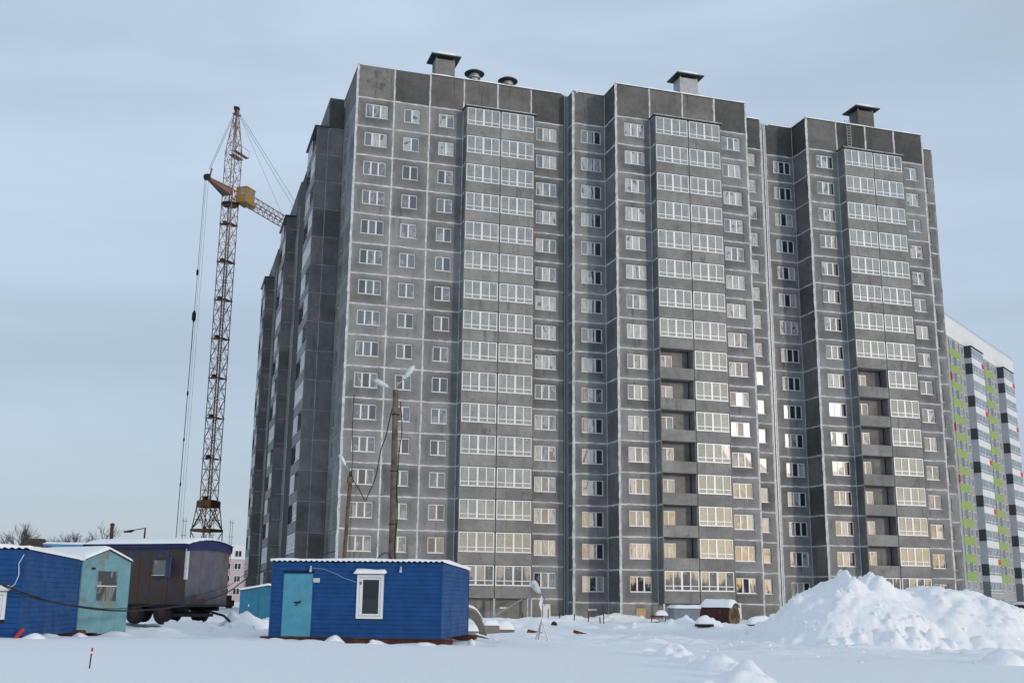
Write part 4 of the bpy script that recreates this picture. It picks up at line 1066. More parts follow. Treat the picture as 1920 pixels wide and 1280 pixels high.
ws = MB().bbox(0, .7, -.015, .015, 0, 1.3, .006).build('white_sheet', M['white_board'], None, (18.2, -.22, gh(18.4, -.5) - .03)); ws.rotation_euler.x = R(-6)
tag(ws, 'white sheet leaning on the plinth near the tripod floodlight', 'sheet')
ws2 = MB().bbox(0, .62, -.015, .015, 0, 1.35, .006).build('white_sheet', M['white_board'], None, (34.6, -4.52, gh(35, -5) + .25)); ws2.rotation_euler.x = R(-6)
tag(ws2, 'white sheet leaning on the plinth behind the red tank', 'sheet')
tag(MB().tube([(11.6, -5.2, gh(11.6, -5.2) - .1), (15.9, -1.3, -.05)], .06, 6).build('prop_pole', M['galv']), 'slanting grey prop pole leaning against the plinth under the balconies', 'prop')
ball = MB().lathe([(.03, -.2), (.14, -.15), (.2, 0), (.14, .15), (.03, .2)], (0, 0, .1), 10); tag(ball.build('rusty_drum_lid', M['tank_red'], None, on_ground(8.2, -31.5)), 'small dark red lump lying in the snow left of the stakes', 'debris')
# grey container
gc = thing('grey_container', 'grey blue steel container with snow on its roof behind the red tank', 'container', on_ground(20.1, -22.6, -.2), R(-14))
MB().bbox(0, 4.2, 0, 2.2, .0, 1.42, .03).build('body', M['grey_paint'], gc)
for x in (.0, .42, 4.14): MB().box(x, x + .06, -.02, .03, 0, 1.4).build('corner_post', M['grey_paint'], gc)
snow_cap(gc, 0, 4.2, 0, 2.2, 1.42, .22, n=(26, 12), over=.08, name='roof_snow')
# tank
tk = thing('steel_tank', 'dark red steel tank lying on its side under a thick cap of snow', 'tank', on_ground(18.55, -30.3, .1), R(-54))
MB().lathe([(.3, 0), (.72, .02), (.78, .06), (.80, .12), (.80, 1.95), (.78, 2.0)], (0, 0, .62), 24, 'x').build('shell', M['tank_red'], tk)
MB().lathe([(.76, 2.0), (.70, 2.03), (.2, 2.05), (.05, 2.05)], (0, 0, .62), 24, 'x').build('end_plate', M['wood'], tk)
for i in range(9):
    a = R(-70 + 17 * i); MB().bar((2.07, math.sin(a) * .7, .62 - math.cos(a) * .1), (2.09, math.sin(a) * .25, .62 + .55 * math.cos(a)), .02).build('lath', M['wood'], tk)
P = []
for i in range(22):
    x = -.06 + 2.2 * i / 21; row = []
    for j in range(13):
        a = R(-50 + 100 * j / 12); k = (math.sin(math.pi * min(max(j / 12, .03), .97)) ** .6) * min(1, i / 2 + .1, (21 - i) / 2 + .1)
        rr = .81 + .26 * k * (1 + .4 * float(fbm(np.array([x]), np.array([j * .2]), 1.5, 3)[0])); row.append((x, math.sin(a) * rr, .62 + math.cos(a) * rr))
    P.append(row)
m = MB().grid(P); m.smooth = True; m.build('snow_cap', M['snow'], tk)
# pallet
pt = thing('wooden_crate', 'broken open red brown wooden crate in snow left of the grey container', 'crate', on_ground(13.7, -33.0, -.02), R(-20))
for z in (.02, .36): MB().bbox(0, .85, 0, .06, z, z + .06, .008).build('board', M['red_plank'], pt)
for x in (0, .8): MB().bbox(x, x + .06, 0, .07, .0, .42, .008).build('upright', M['red_plank'], pt)
MB().bar((.05, .03, .38), (.8, .03, .05), .025).build('brace', M['red_plank'], pt)
for z in (.02, .36): MB().bbox(0, .85, .7, .76, z, z + .06, .008).build('board', M['red_plank'], pt)
MB().bbox(.06, .8, .1, .68, .43, .46, .008).build('lid', M['red_plank'], pt); snow_cap(pt, .3, 1.0, .1, .8, .46, .3, n=(12, 8))
slab('snowy_slab', 'dark slab under a rounded snow cap in front of the grey container', 'slab', 15.3, -35.8, -12, .95, .7, .14, .42, 'dark_steel', .1)
slab('snowy_plate', 'rusty plate under smooth snow right of the red tank', 'plate', 19.0, -35.2, -10, 1.35, .9, .1, .42, 'skid', .0, -7)
slab('concrete_beam', 'snow topped concrete beam beside the big snow pile', 'concrete beam', 22.6, -31.0, -20, 2.2, .7, .26, .35, 'rubble', .35)
# survey stake
stk = thing('marker_stake', 'thin marker stake with red tip in the smooth foreground snow', 'stake', on_ground(-15.06, -74.2))
MB().tube([(0, 0, -.2), (.02, 0, .27)], .011, 6).build('rod', M['dark_steel'], stk)
MB().tube([(.02, 0, .2), (.028, 0, .33)], .019, 6).build('red_tip', M['red'], stk); MB().tube([(.024, 0, .24), (.027, 0, .27)], .021, 6).build('white_band', M['pvc'], stk)
rk = thing('red_kiosk', 'dark red kiosk with snowy roof at the end of the snow pile', 'kiosk', (58.3, -12.6, -1.9), R(-20))
MB().bbox(0, 3, 0, 2.4, 0, 1.85, .02).build('body', M['tank_red'], rk); snow_cap(rk, 0, 3, 0, 2.4, 1.85, .25, n=(14, 8), over=.12, name='roof_snow')

# ------------------------------------------------------------------ heaps of shovelled snow
def ico(sub=1):
    import bmesh
    bm = bmesh.new(); bmesh.ops.create_icosphere(bm, subdivisions=sub, radius=1)
    v = [tuple(q.co) for q in bm.verts]; f = [tuple(q.index for q in p.verts) for p in bm.faces]; bm.free(); return v, f
ICO = ico(1)
def snow_heap(label, peaks, x0, x1, y0, y1, step, lumps, lr=(.06, .22), rough=1.0, name='snow_pile', base=None, seed=1, mat='snow_pile', cat='snow pile', floor=.25, warp=.9, sink=.12):
    """peaks: (x, y, rx, ry, height, power) above the ground"""
    rr = random.Random(seed)
    xs = np.arange(x0, x1 + step / 2, step); ys = np.arange(y0, y1 + step / 2, step)
    X, Y = np.meshgrid(xs, ys, indexing='ij')
    def hgt(X, Y):
        Xw = X + warp * fbm(X + seed, Y, .55, 3); Yw = Y + warp * fbm(X, Y + seed * 3, .55, 3)
        h = 0
        for (px, py, rx, ry, hh, pw) in peaks:
            q = np.sqrt(((Xw - px) / rx) ** 2 + ((Yw - py) / ry) ** 2)
            h = np.maximum(h, hh * np.clip(1 - q ** pw, -.4, 1))
        n = fbm(X, Y, .8, 5, .55); n2 = np.abs(fbm(X, Y, 2.2, 4))
        k = sstep(-.12, .4, h); msk = sstep(-.12, .1, fbm(X + 31, Y - 7, .5, 3))
        c = clods(X, Y, 1.6, .5) * .26 + clods(X + 9, Y, 3.4, .6) * .16 * (.35 + msk)
        return h + rough * k * (n * .34 + n2 * .3 + c * (.45 + .8 * msk) - .12)
    Z = hgt(X, Y) + ground_h(X, Y) - floor * .4
    edge = np.minimum(np.minimum(X - x0, x1 - X), np.minimum(Y - y0, y1 - Y))
    Z = Z - .8 * (1 - sstep(0, .8, edge)) - sink
    m = MB(); n_, k_ = X.shape
    m.add(np.stack([X, Y, Z], -1).reshape(-1, 3).tolist(), [(i * k_ + j, (i + 1) * k_ + j, (i + 1) * k_ + j + 1, i * k_ + j + 1) for i in range(n_ - 1) for j in range(k_ - 1)])
    gz = ground_h(X, Y)
    for _ in range(lumps):
        i, j = rr.randrange(3, n_ - 3), rr.randrange(3, k_ - 3)
        if Z[i, j] < gz[i, j] - .02: continue
        r = rr.uniform(*lr) * rr.uniform(.6, 1); c = (X[i, j], Y[i, j], Z[i, j] - r * .15); sx, sy_, sz = rr.uniform(.7, 1.4), rr.uniform(.7, 1.4), rr.uniform(.5, 1)
        m.add([(c[0] + v[0] * r * sx * rr.uniform(.75, 1.2), c[1] + v[1] * r * sy_ * rr.uniform(.75, 1.2), c[2] + v[2] * r * sz * rr.uniform(.75, 1.2)) for v in ICO[0]], ICO[1])
    m.smooth = True
    return tag(m.build(name, M[mat]), label, cat)
snow_heap('huge jagged pile of shovelled snow in front of the building', [(16.6, -48.6, 5.2, 5.6, 3.15, 1.45), (16.4, -48.9, 2.4, 3.6, 3.4, 1.5), (17.7, -49.0, 2.2, 3.4, 3.3, 1.6), (14.6, -49.2, 3.0, 3.6, 2.2, 1.4)], 9.5, 22.5, -56.5, -42, .1, 260, (.04, .16), 1.15, seed=2)
snow_heap('broad smoother snow pile adjoining the jagged one on its far side', [(21.6, -48.4, 6.8, 5.8, 3.0, 1.7), (19.3, -48.6, 3.4, 4.6, 2.75, 1.6), (19.3, -51.2, 4.0, 2.8, 1.2, 1.3), (24.3, -50.4, 3.2, 4.0, 1.9, 1.3)], 16.5, 30.5, -56.5, -41, .13, 90, (.05, .2), .7, seed=5)
snow_heap('low bank of snow blocks below the broad snow pile', [(10.9, -65.0, 1.6, 1.0, .65, 1.5), (12.9, -65.3, 1.9, 1.1, .75, 1.5), (15.5, -62.5, 3.2, 1.4, .5, 1.6)], 8.8, 19, -67.5, -60, .1, 60, (.05, .15), .5, seed=8)
snow_heap('crumbled snow heap in front of the rusty wagon', [(-12.7, -49.7, 1.5, 1.3, .62, 1.3), (-11.0, -50.1, 1.7, 1.1, .5, 1.3), (-9.5, -51.2, 1.3, 1.0, .3, 1.3)], -15.3, -7.8, -52.6, -47.6, .09, 160, (.05, .17), .6, seed=3)
snow_heap('snow heap with lumps between rusty wagon and teal garage', [(-10.3, -42.6, 1.3, 1.3, .95, 1.2), (-9.2, -40.8, 1.3, 1.3, .65, 1.2), (-7.6, -38.8, 1.5, 1.2, .5, 1.4)], -12.8, -5.6, -45, -36.6, .11, 130, (.06, .2), .8, seed=4)
snow_heap('line of snow clods along the skids of the long cabin', [(-10.2, -56.5, .8, .45, .36, 1.5), (-8.4, -57.35, .5, .4, .5, 1.5), (-7.0, -57.95, 1.0, .4, .36, 1.5), (-5.6, -58.65, .8, .4, .34, 1.5), (-4.2, -58.7, .7, .4, .34, 1.5), (-3.7, -57.0, .5, .8, .34, 1.5)], -11.3, -3.0, -60, -55.6, .08, 110, (.04, .13), .35, seed=6)
snow_heap('line of snow clods at the foot of the blue hut with hooded window', [(-17.0, -61.7, .6, .4, .4, 1.5), (-16.8, -60, .5, 1.2, .34, 1.5), (-16.2, -57.6, .5, 1.5, .36, 1.5), (-18.2, -62.0, .7, .35, .3, 1.5), (-15.6, -54.9, .9, .5, .3, 1.5)], -19.6, -14.6, -63.2, -55.2, .08, 70, (.04, .13), .35, seed=7)
snow_heap('trampled lumpy snow in front of the grey container', [(11.8, -34.0, 2.2, 1.0, .35, 1.4), (15.2, -34.0, 1.6, 1.0, .7, 1.2), (16.8, -35.0, 1.4, .9, .45, 1.2), (19.5, -37.4, 3.5, 1.2, .38, 1.3)], 9, 23.5, -39.6, -32, .13, 200, (.06, .22), .7, seed=9)
snow_heap('drift of snow against the plinth below the recessed windows', [(17.5, -9, 5, 2.0, .45, 1.3), (22.5, -7.5, 4.5, 2.2, .75, 1.2), (29, -9.5, 5, 1.8, .4, 1.4)], 11, 35.5, -13, -4.5, .22, 160, (.07, .25), .6, seed=10)

snow_heap('crumbled snow ridge along the edge of the smooth foreground field', [(.6, -63.1, 1.3, .6, .38, 1.4), (-.2, -64.8, .7, 1.3, .36, 1.4), (-.9, -67.4, .7, 1.6, .42, 1.4), (-1.7, -70.2, .7, 1.6, .38, 1.4), (-2.6, -73, .7, 1.5, .4, 1.4), (-3.5, -75.6, .6, 1.2, .36, 1.4), (-4.6, -77.3, .6, .55, .4, 1.5), (-5.5, -77.9, .4, .35, .24, 1.5)], -7.2, 3.2, -79.6, -61.2, .075, 60, (.03, .1), .7, seed=12, mat='snow', name='snow_ridge', cat='snow ridge', warp=.45, floor=.05, sink=.05)
cl = MB(); rc = random.Random(44)
for _ in range(520):
    x, y = rc.uniform(-2, 27), rc.uniform(-66, -16)
    if rc.random() > .35 + .9 * float(fbm(np.array([x]), np.array([y]), .25, 3)[0] > .04): continue
    if x < .5 + .27 * (y + 63) + .6 and y < -60: continue
    r = rc.uniform(.025, .09) * (1 + .012 * (y + 66)); c = (x, y, gh(x, y) - r * .1)
    cl.add([(c[0] + v[0] * r * rc.uniform(.7, 1.4), c[1] + v[1] * r * rc.uniform(.7, 1.4), c[2] + v[2] * r * rc.uniform(.5, 1)) for v in ICO[0]], ICO[1])
cl.smooth = True; kind(cl.build('snow_clods', M['snow']), 'stuff')

# ------------------------------------------------------------------ tower crane
M['crane_red'] = painted('faded_red_brown_crane_paint', (.27, .155, .13), (.16, .1, .08), .5, .5, 1.0, .6, .2)
M['crane_yel'] = painted('ochre_crane_paint', (.33, .205, .07), (.2, .11, .05), .4, .6, 1.0, .55, .15)
M['crane_dark'] = painted('brown_crane_paint', (.16, .085, .035), (.05, .035, .03), .6, .5, 1.0, .65, .2)
CX, CY, CG = -8.6, 55.3, -1.6
JD = R(53)                                     # jib heading, measured from +X
cr = thing('tower_crane', 'red brown lattice tower crane with ochre cab behind the building', 'tower crane', (CX, CY, CG), JD)
hw = .80; rl, rb = .075, .034
def lattice(m, z0, z1, n, a=hw, b=None, K=True):
    b = a if b is None else b
    h = (z1 - z0) / n; w = lambda z: a + (b - a) * (z - z0) / (z1 - z0)
    cs = ((-1, -1), (1, -1), (1, 1), (-1, 1))
    for sx, sy_ in cs: m.bar((sx * a, sy_ * a, z0), (sx * b, sy_ * b, z1), rl)
    for i in range(n):
        za, zb = z0 + i * h, z0 + (i + 1) * h
        for q in range(4):
            (ax, ay), (bx, by) = cs[q], cs[(q + 1) % 4]
            wa, wb = w(za), w(zb); zm = (za + zb) / 2; wm = w(zm)
            m.bar((ax * wa, ay * wa, za), (bx * wa, by * wa, za), rb)
            mid = ((ax + bx) / 2 * wb, (ay + by) / 2 * wb, zb)
            if i % 2 == 0: m.bar((ax * wa, ay * wa, za), mid, rb); m.bar((bx * wa, by * wa, za), mid, rb)
            else:
                m0 = ((ax + bx) / 2 * wa, (ay + by) / 2 * wa, za); m.bar(m0, (ax * wb, ay * wb, zb), rb); m.bar(m0, (bx * wb, by * wb, zb), rb)
SEC = 5.35; z = 13.5
mm = MB(); lattice(mm, 0, SEC, 4)
mm.bar((-.18, 0, 0), (-.18, 0, SEC), .05); mm.bar((.18, 0, 0), (.18, 0, SEC), .05)
for i in range(14): mm.bar((-.18, 0, .2 + i * .38), (.18, 0, .2 + i * .38), .025)
sec_me = mm.mesh('mast_section'); plat = MB()
plat.box(-hw - .12, hw + .12, -hw - .12, hw * -.2, -.05, .03); plat.box(-hw - .12, -.3, hw * -.19, hw + .12, -.05, .03); plat.box(-.45, .2, .3, .7, .03, .55)
plat_me = plat.mesh('rest_platform')
for i in range(8):
    s = obj('mast_section', sec_me, M['crane_red'], cr, (0, 0, z + i * SEC)); obj('rest_platform', plat_me, M['crane_dark'], s, (0, 0, .02))
zt = z + 8 * SEC                                 # ~56.3: slewing level
m = MB(); lattice(m, zt, zt + 5.2, 4); m.build('mast_top', M['crane_red'], cr)
m = MB(); lattice(m, zt + 5.2, zt + 11.6, 5, hw, .16); m.bar((0, 0, zt + 5.2), (0, 0, zt + 11.6), .06)
hd = m.build('head_tower', M['crane_red'], cr)
MB().box(-.5, .7, -.35, .35, zt + 10.9, zt + 11.0).bar((.5, 0, zt + 11.0), (.6, 0, zt + 12.0), .03).build('head_platform', M['crane_red'], hd)
for (dx, dz_) in ((-.3, .15), (.25, .3)): MB().lathe([(.1, -.12), (.32, -.12), (.34, 0), (.32, .12), (.1, .12)], (dx, 0, zt + 11.6 + dz_), 14, 'y').build('head_sheave', M['dark_steel'], hd)
m = MB().box(-.9, 2.3, -.95, -.4, zt + 5.1, zt + 5.2).box(.3, 2.6, .1, 1.0, zt + 5.12, zt + 5.22)
for p in ((2.3, -.95), (2.6, 1.0), (.3, 1.0), (-.9, -.95)): m.bar((p[0], p[1], zt + 5.2), (p[0], p[1], zt + 6.2), .025)
m.bar((2.3, -.95, zt + 6.2), (-.9, -.95, zt + 6.2), .025); m.bar((2.6, 1, zt + 6.2), (.3, 1, zt + 6.2), .025); m.build('service_platform', M['crane_red'], cr)
# counter strut with its sheave, pointing away from the jib
cz = zt - .4
m = MB()
for s in (-1, 1):
    m.bar((-.7, s * .7, cz), (-5.4, s * .16, cz - .05), .10); m.bar((-.7, s * .7, cz - .95), (-5.4, s * .16, cz - .2), .08)
    for q in range(6):
        t0, t1 = q / 6, (q + 1) / 6; f_ = lambda t, lo: (-.7 - 4.7 * t, s * (.7 - .54 * t), cz - (.95 - .75 * t if lo else .05 * t))
        m.bar(f_(t0, True), f_(t1, False), .035)
m.add([(-.7, -.7, cz + .02), (-.7, .7, cz + .02), (-5.4, .16, cz - .03), (-5.4, -.16, cz - .03), (-.7, -.7, cz - .9), (-.7, .7, cz - .9), (-5.4, .16, cz - .2), (-5.4, -.16, cz - .2)], [(0, 1, 2, 3), (4, 7, 6, 5), (0, 3, 7, 4)])
cs_ = m.build('counter_strut', M['crane_red'], cr)
MB().lathe([(.12, -.3), (.42, -.3), (.45, 0), (.42, .3), (.12, .3)], (-5.6, 0, cz - .05), 16, 'y').build('strut_sheave', M['dark_steel'], cs_)
m = MB().bar((-5.1, 0, cz), (-4.7, 0, cz + 1.5), .12); m.build('strut_post', M['crane_red'], cs_)
# jib
JL = 30; m = MB(); jz = cz - .55
ch = lambda s, hi, t: (1.0 + JL * t, s * .62, jz + (0 if not hi else 1.25))
for s in (-1, 1):
    for hi in (0, 1): m.bar(ch(s, hi, 0), ch(s, hi, 1), .075)
NJ = 22
for q in range(NJ):
    t0, t1 = q / NJ, (q + 1) / NJ; tm = (t0 + t1) / 2
    for s in (-1, 1): m.bar(ch(s, 0, t0), ch(s, 1, tm), .04); m.bar(ch(s, 1, tm), ch(s, 0, t1), .04)
    m.bar(ch(-1, 0, t0), ch(1, 0, t0), .035); m.bar(ch(-1, 1, tm), ch(1, 1, tm), .035); m.bar(ch(-1, 0, t0), ch(1, 0, t1), .03)
jb = m.build('jib', M['crane_red'], cr)
MB().bbox(5.0, 5.5, -.5, .5, jz - .25, jz + .15, .05).build('trolley', M['crane_yel'], jb)
# cab on the right flank
c0 = MB().add([(-.05, -2.5, cz - 1.75), (2.0, -2.5, cz - 1.9), (2.0, -.9, cz - 1.9), (-.05, -.9, cz - 1.75), (-.05, -2.5, cz + .35), (2.15, -2.5, cz + .35), (2.15, -.9, cz + .35), (-.05, -.9, cz + .35)],
              [(0, 3, 2, 1), (4, 5, 6, 7), (0, 1, 5, 4), (1, 2, 6, 5), (2, 3, 7, 6), (3, 0, 4, 7)])
cab_ = c0.build('operator_cab', M['crane_yel'], cr)
MB().box(-.1, 2.25, -2.58, -.85, cz + .352, cz + .42).build('cab_roof', M['crane_yel'], cab_)
MB().box(.9, 1.75, -2.515, -2.49, cz - .7, cz + .15).build('side_window', M['dusty_glass'], cab_); MB().box(-.062, -.04, -2.2, -1.6, cz - .75, cz + .15).build('rear_window', M['dusty_glass'], cab_)
MB().box(2.08, 2.16, -2.3, -1.1, cz - .9, cz + .2).build('front_window', M['dusty_glass'], cab_)
MB().lathe([(1.15, zt - 2.5), (1.2, zt - 2.45), (1.2, zt - 2.3), (1.15, zt - 2.25)], (0, 0, 0), 20).build('slew_ring', M['dark_steel'], cr)
# stays and ropes
rope = lambda a, b, r=.022, name='stay_rope', p=cr: MB().bar(a, b, r, 4).build(name, M['dark_steel'], p)
HT = zt + 11.5
for s in (-.12, .12):
    rope((.2, s, HT), (1 + JL * .72, s * 4, jz + 1.25)); rope((-.2, s, HT), (-5.2, s, cz + 1.2))
rope((.25, 0, HT), (1 + JL * .42, 0, jz + 1.25), .016)
for (x0_, x1_, zb_, s) in ((-6.02, -6.3, 2.2, .0), (-5.85, -5.95, 32, .1), (-5.55, -5.5, 9, .15), (-5.4, -5.3, 2, -.1)): rope((x0_, s, cz - .1), (x1_, s, zb_), .018, 'hoist_rope')
for (zz, r) in ((42.5, .16), (36.6, .27), (26.5, .12), (20.6, .1), (15.0, .1)):
    t_ = (cz - zz) / (cz - 2.2); x = -6.02 - .28 * t_
    MB().lathe([(.03, -.5 * r / .16), (r, -.25 * r / .16), (r, .2 * r / .16), (.03, .5 * r / .16)], (x, 0, zz), 10).build('rope_block', M['dark_steel'], cr)
MB().bar((-6.14, 0, 36.3), (-6.3, 0, 2.2), .045, 5).build('pendant_rod', M['dark_steel'], cr)
# portal and slewing platform at the foot
m = MB(); lattice(m, 9.8, 13.5, 3, 1.35, .95)
for q in range(4):
    (ax, ay), (bx, by) = ((-1, -1), (1, -1), (1, 1), (-1, 1))[q], ((1, -1), (1, 1), (-1, 1), (-1, -1))[q]
    m.bar((ax * 1.35, ay * 1.35, 9.8), (bx * .95, by * .95, 13.5), .06); m.bar((bx * 1.35, by * 1.35, 9.8), (ax * .95, ay * .95, 13.5), .06)
m.build('portal', M['crane_dark'], cr)
MB().bbox(-1.1, 1.1, -1.1, -.95, 12.6, 13.4, .03).bbox(-1.1, 1.1, .95, 1.1, 12.6, 13.4, .03).bbox(-1.1, -.95, -.94, .94, 12.6, 13.4, .03).bbox(.95, 1.1, -.94, .94, 12.6, 13.4, .03).build('portal_collar', M['crane_dark'], cr)
MB().bbox(-1.5, 1.5, -1.5, 1.5, 9.5, 9.85, .05).build('portal_ring', M['crane_dark'], cr)
m = MB(); lattice(m, 2.4, 9.5, 4, 1.6, 1.4); m.build('portal', M['crane_dark'], cr)
for (sx, sy_) in ((-1, -1), (1, 1), (1, -1), (-1, 1)):
    m = MB(); x, y = sx * 2.1, sy_ * 2.1
    m.bar((x, y, 2.4), (x, y, 11.2), .03); m.bar((x + .5, y, 2.4), (x + .5, y, 11.2), .03)
    for i in range(5): m.bar((x - .35, y, 3.6 + i * 1.8), (x + .85, y, 3.6 + i * 1.8), .03)
    m.build('guard_rail', M['dark_steel'], cr)
MB().bbox(-6.8, 2.4, -1.8, 1.8, 1.6, 2.4, .05).build('turntable', M['crane_dark'], cr)
MB().bbox(-6.6, -4.6, -1.7, 1.7, 2.4, 5.0, .08).build('counterweight', M['rubble'], cr)
for s in (-1, 1):
    MB().bbox(-3, 3, s * 2.6 - .3, s * 2.6 + .3, .25, 1.0, .05).build('undercarriage_beam', M['crane_dark'], cr)
    for x in (-2.6, -1.9, 1.9, 2.6): MB().lathe([(.1, -.12), (.3, -.12), (.3, .12), (.1, .12)], (x, s * 2.6, .3), 14, 'y').build('rail_wheel', M['dark_steel'], cr)
MB().bbox(-2.8, 2.8, -2.6, 2.6, 1.0, 1.6, .05).build('undercarriage', M['crane_dark'], cr)

# ------------------------------------------------------------------ coloured apartment block behind
M['g_white'] = simple('white_facade', (.72, .72, .73), .7, 0, .04, .5)
M['g_green'] = simple('lime_facade', (.29, .39, .12), .7, 0, .06, .5)
M['g_grey'] = simple('mid_grey_facade', (.36, .36, .375), .7, 0, .06, .5)
M['g_lgrey'] = simple('light_grey_facade', (.46, .49, .52), .7, 0, .05, .5)
M['g_dark'] = simple('charcoal_facade', (.05, .06, .066), .7, 0, .1, .5)
M['g_dgrey'] = simple('slate_facade', (.19, .195, .21), .7, 0, .06, .5)
M['g_red'] = simple('red_facade', (.62, .06, .04), .7, 0, .05, .5)
M['g_glass'] = glass('block_glass', .2, .3, (.35, .36, .37), (.05, .06, .07))
GT = R(35.7)
gb = thing('apartment_block', 'finished white and lime green apartment block with charcoal balcony bays beyond the grey building', 'building', (92.8, 43.3, 0), GT)
GF, GH = 16, 2.68; GZ = .2
def gpart(name, mat, x0, x1, y0, y1, z0, z1, par=None): return MB().box(x0, x1, y0, y1, z0, z1).build(name, M[mat], par or gb)
GL = 58.0; ztop = 45.5
gpart('wall', 'g_grey', 0, GL, 0, 14, -3.5, ztop - 3.2); gpart('white_band', 'g_white', -.05, GL + .05, -.06, 14.05, ztop - 3.2, ztop)
gpart('end_wall', 'g_white', GL + .002, GL + .06, -.05, 14, -3.5, ztop - 3.21)
m = MB()
for i in range(60): m.bar((i * GL / 59, .1, ztop), (i * GL / 59, .1, ztop + .6), .04)
m.bar((0, .1, ztop + .6), (GL, .1, ztop + .6), .045); m.build('roof_railing', M['galv'], gb)
_gw = {}
def gwin(x, z, w, h, n=2, y=-.02, par=None):
    k = (round(w, 2), round(h, 2), n)
    if k not in _gw:
        m = MB(); f = .09
        m.box(0, f, -.05, .03, 0, h); m.box(w - f, w, -.05, .03, 0, h); m.box(f, w - f, -.05, .03, 0, f); m.box(f, w - f, -.05, .03, h - f, h)
        for i in range(1, n): m.box(i * w / n - .06, i * w / n + .06, -.05, .03, f, h - f)
        _gw[k] = (m.mesh('window'), MB().box(f, w - f, -.015, .01, f, h - f).mesh('pane'))
    o = obj('window', _gw[k][0], M['pvc'], gb, (x, y, z)); obj('pane', _gw[k][1], M['g_glass'], o); return o
GP = 2.75; ZT = lambda j: 42.0 - GP * (16 - j)
BAYS = (24.4, 45.5); BW, BP = 7.5, 1.15
for (a, b) in ((15.6, 21.5), (36.6, 42.1), (0.5, 3.0)):
    for j in range(1, 17):
        zt_ = ZT(j)
        if j >= 3: gpart('green_spandrel', 'g_green', a, b, -.07, -.002, zt_ - GP + .01, zt_ - 1.4)
        gpart('slate_panel', 'g_dgrey' if j >= 3 else 'g_grey', a, b, -.05, -.001, zt_ - 1.39, zt_ - .0) if j >= 3 else None
        if b - a > 4:
            gwin(a + .35 + (.25 if j % 2 else 0), zt_ - 1.35, 1.0, 1.3, 1, -.06); gwin(a + 3.4 + (.4 if j % 2 else 0), zt_ - 1.35, 1.5, 1.3, 2, -.06)
for (a, b) in ((21.5, 24.4), (42.1, 45.5)):
    for j in range(1, 17): gwin(a + .9, ZT(j) - 1.5, 1.5, 1.45, 2)
for (a, b) in ((31.9, 36.6), (53.0, 57.9)):
    for j in range(1, 17): gwin(a + 2.6, ZT(j) - 1.5, 1.5, 1.45, 2)
for u in BAYS:
    gpart('bay_core', 'g_dgrey', u + .03, u + BW - .03, -BP + .16, -.002, -3.5, 42.1)
    gpart('bay_roof', 'g_dark', u - .12, u + BW + .12, -BP - .12, -.07, 42.12, 42.24)
    gpart('bay_base', 'g_dgrey', u, u + BW, -BP, -.003, -3.5, ZT(2) - GP)
    for j in range(2, 17):
        zt_ = ZT(j); low = j <= 2
        dark = j in (16, 15, 13, 11, 9, 7, 5, 3)
        gpart('bay_side', 'g_dark' if dark and not low else ('g_dgrey' if low else 'g_lgrey'), u - .02, u + .028, -BP - .01, -.004, zt_ - 1.85, zt_)
        gpart('bay_side', 'g_lgrey' if not low else 'g_dgrey', u - .015, u + .027, -BP - .005, -.005, zt_ - GP + .002, zt_ - 1.852)
        gpart('bay_apron', 'g_white' if not low else 'g_grey', u + .03, u + BW, -BP, -BP + .14, zt_ - GP + .002, zt_ - 1.82)
        k = ('bay', 1)
        if k not in _gw:
            w, h, f = BW - .04, 1.8, .09; m = MB()
            m.box(0, f, -.05, .03, 0, h); m.box(w - f, w, -.05, .03, 0, h); m.box(f, w - f, -.05, .03, 0, f); m.box(f, w - f, -.05, .03, h - f, h); m.box(f, w - f, -.045, .025, .42, .5)
            for i in range(1, 8): m.box(i * w / 8 - (.1 if i == 4 else .05), i * w / 8 + (.1 if i == 4 else .05), -.052, .03, f, h - f)
            _gw[k] = (m.mesh('bay_glazing'), MB().box(f, w - f, -.015, .01, f, h - f).mesh('pane'))
        o = obj('bay_glazing', _gw[k][0], M['pvc'], gb, (u + .03, -BP + .06, zt_ - 1.81)); obj('pane', _gw[k][1], M['g_glass'], o)
        if j in (16, 13, 10, 7, 4): gpart('red_patch', 'g_red', u + BW - 1.5, u + BW + .04, -BP - .03, -BP + .1, zt_ - GP + .01, zt_ - 1.83)
for j in (14, 11, 8): gpart('red_patch', 'g_red', 15.3, 15.58, -.25, -.001, ZT(j) - 1.4, ZT(j) - .2)

# ------------------------------------------------------------------ far things on the left
fb = thing('distant_block', 'pale pink and white apartment house far off between wagon and building', 'building', (-1.5, 166, -1.5), R(6))
MB().box(0, 13, 0, 10, 0, 12.0).build('wall', simple('pale_pink_wall', (.5, .42, .45), .8, 0, .05, .3), fb)
MB().box(-.1, 13.1, -.08, 0, 9.4, 12.3).build('white_band', M['g_white'], fb)
for j in range(4):
    for i in range(5):
        o = MB().box(0, 1.6, -.12, .0, 0, 1.5).build('window', M['pvc'], fb, (1.0 + i * 2.4, -.06, 1.6 + j * 2.75)); MB().box(.12, .74, -.14, -.121, .12, 1.38).box(.86, 1.48, -.14, -.121, .12, 1.38).build('pane', M['g_glass'], o)
snow_cap(fb, 0, 13, 0, 10, 12.3, .3, n=(10, 8), over=.1, name='roof_snow')
wb = thing('distant_shed', 'long low white roofed building far off behind the bare trees', 'building', (-62, 160, -1.5), R(2))
MB().box(0, 24, 0, 12, 0, 8.2).build('wall', simple('pale_wall', (.5, .52, .54), .8), wb)
MB().prism([(-.3, 8.2), (24.3, 8.2), (23.5, 10.2), (.5, 10.2)], -.3, 12.3).build('roof', M['snow'], wb)
sl = thing('street_lamp', 'thin distant street lamp rising above the wagon roof', 'street lamp', (-15.75, 25.3, -1.6))
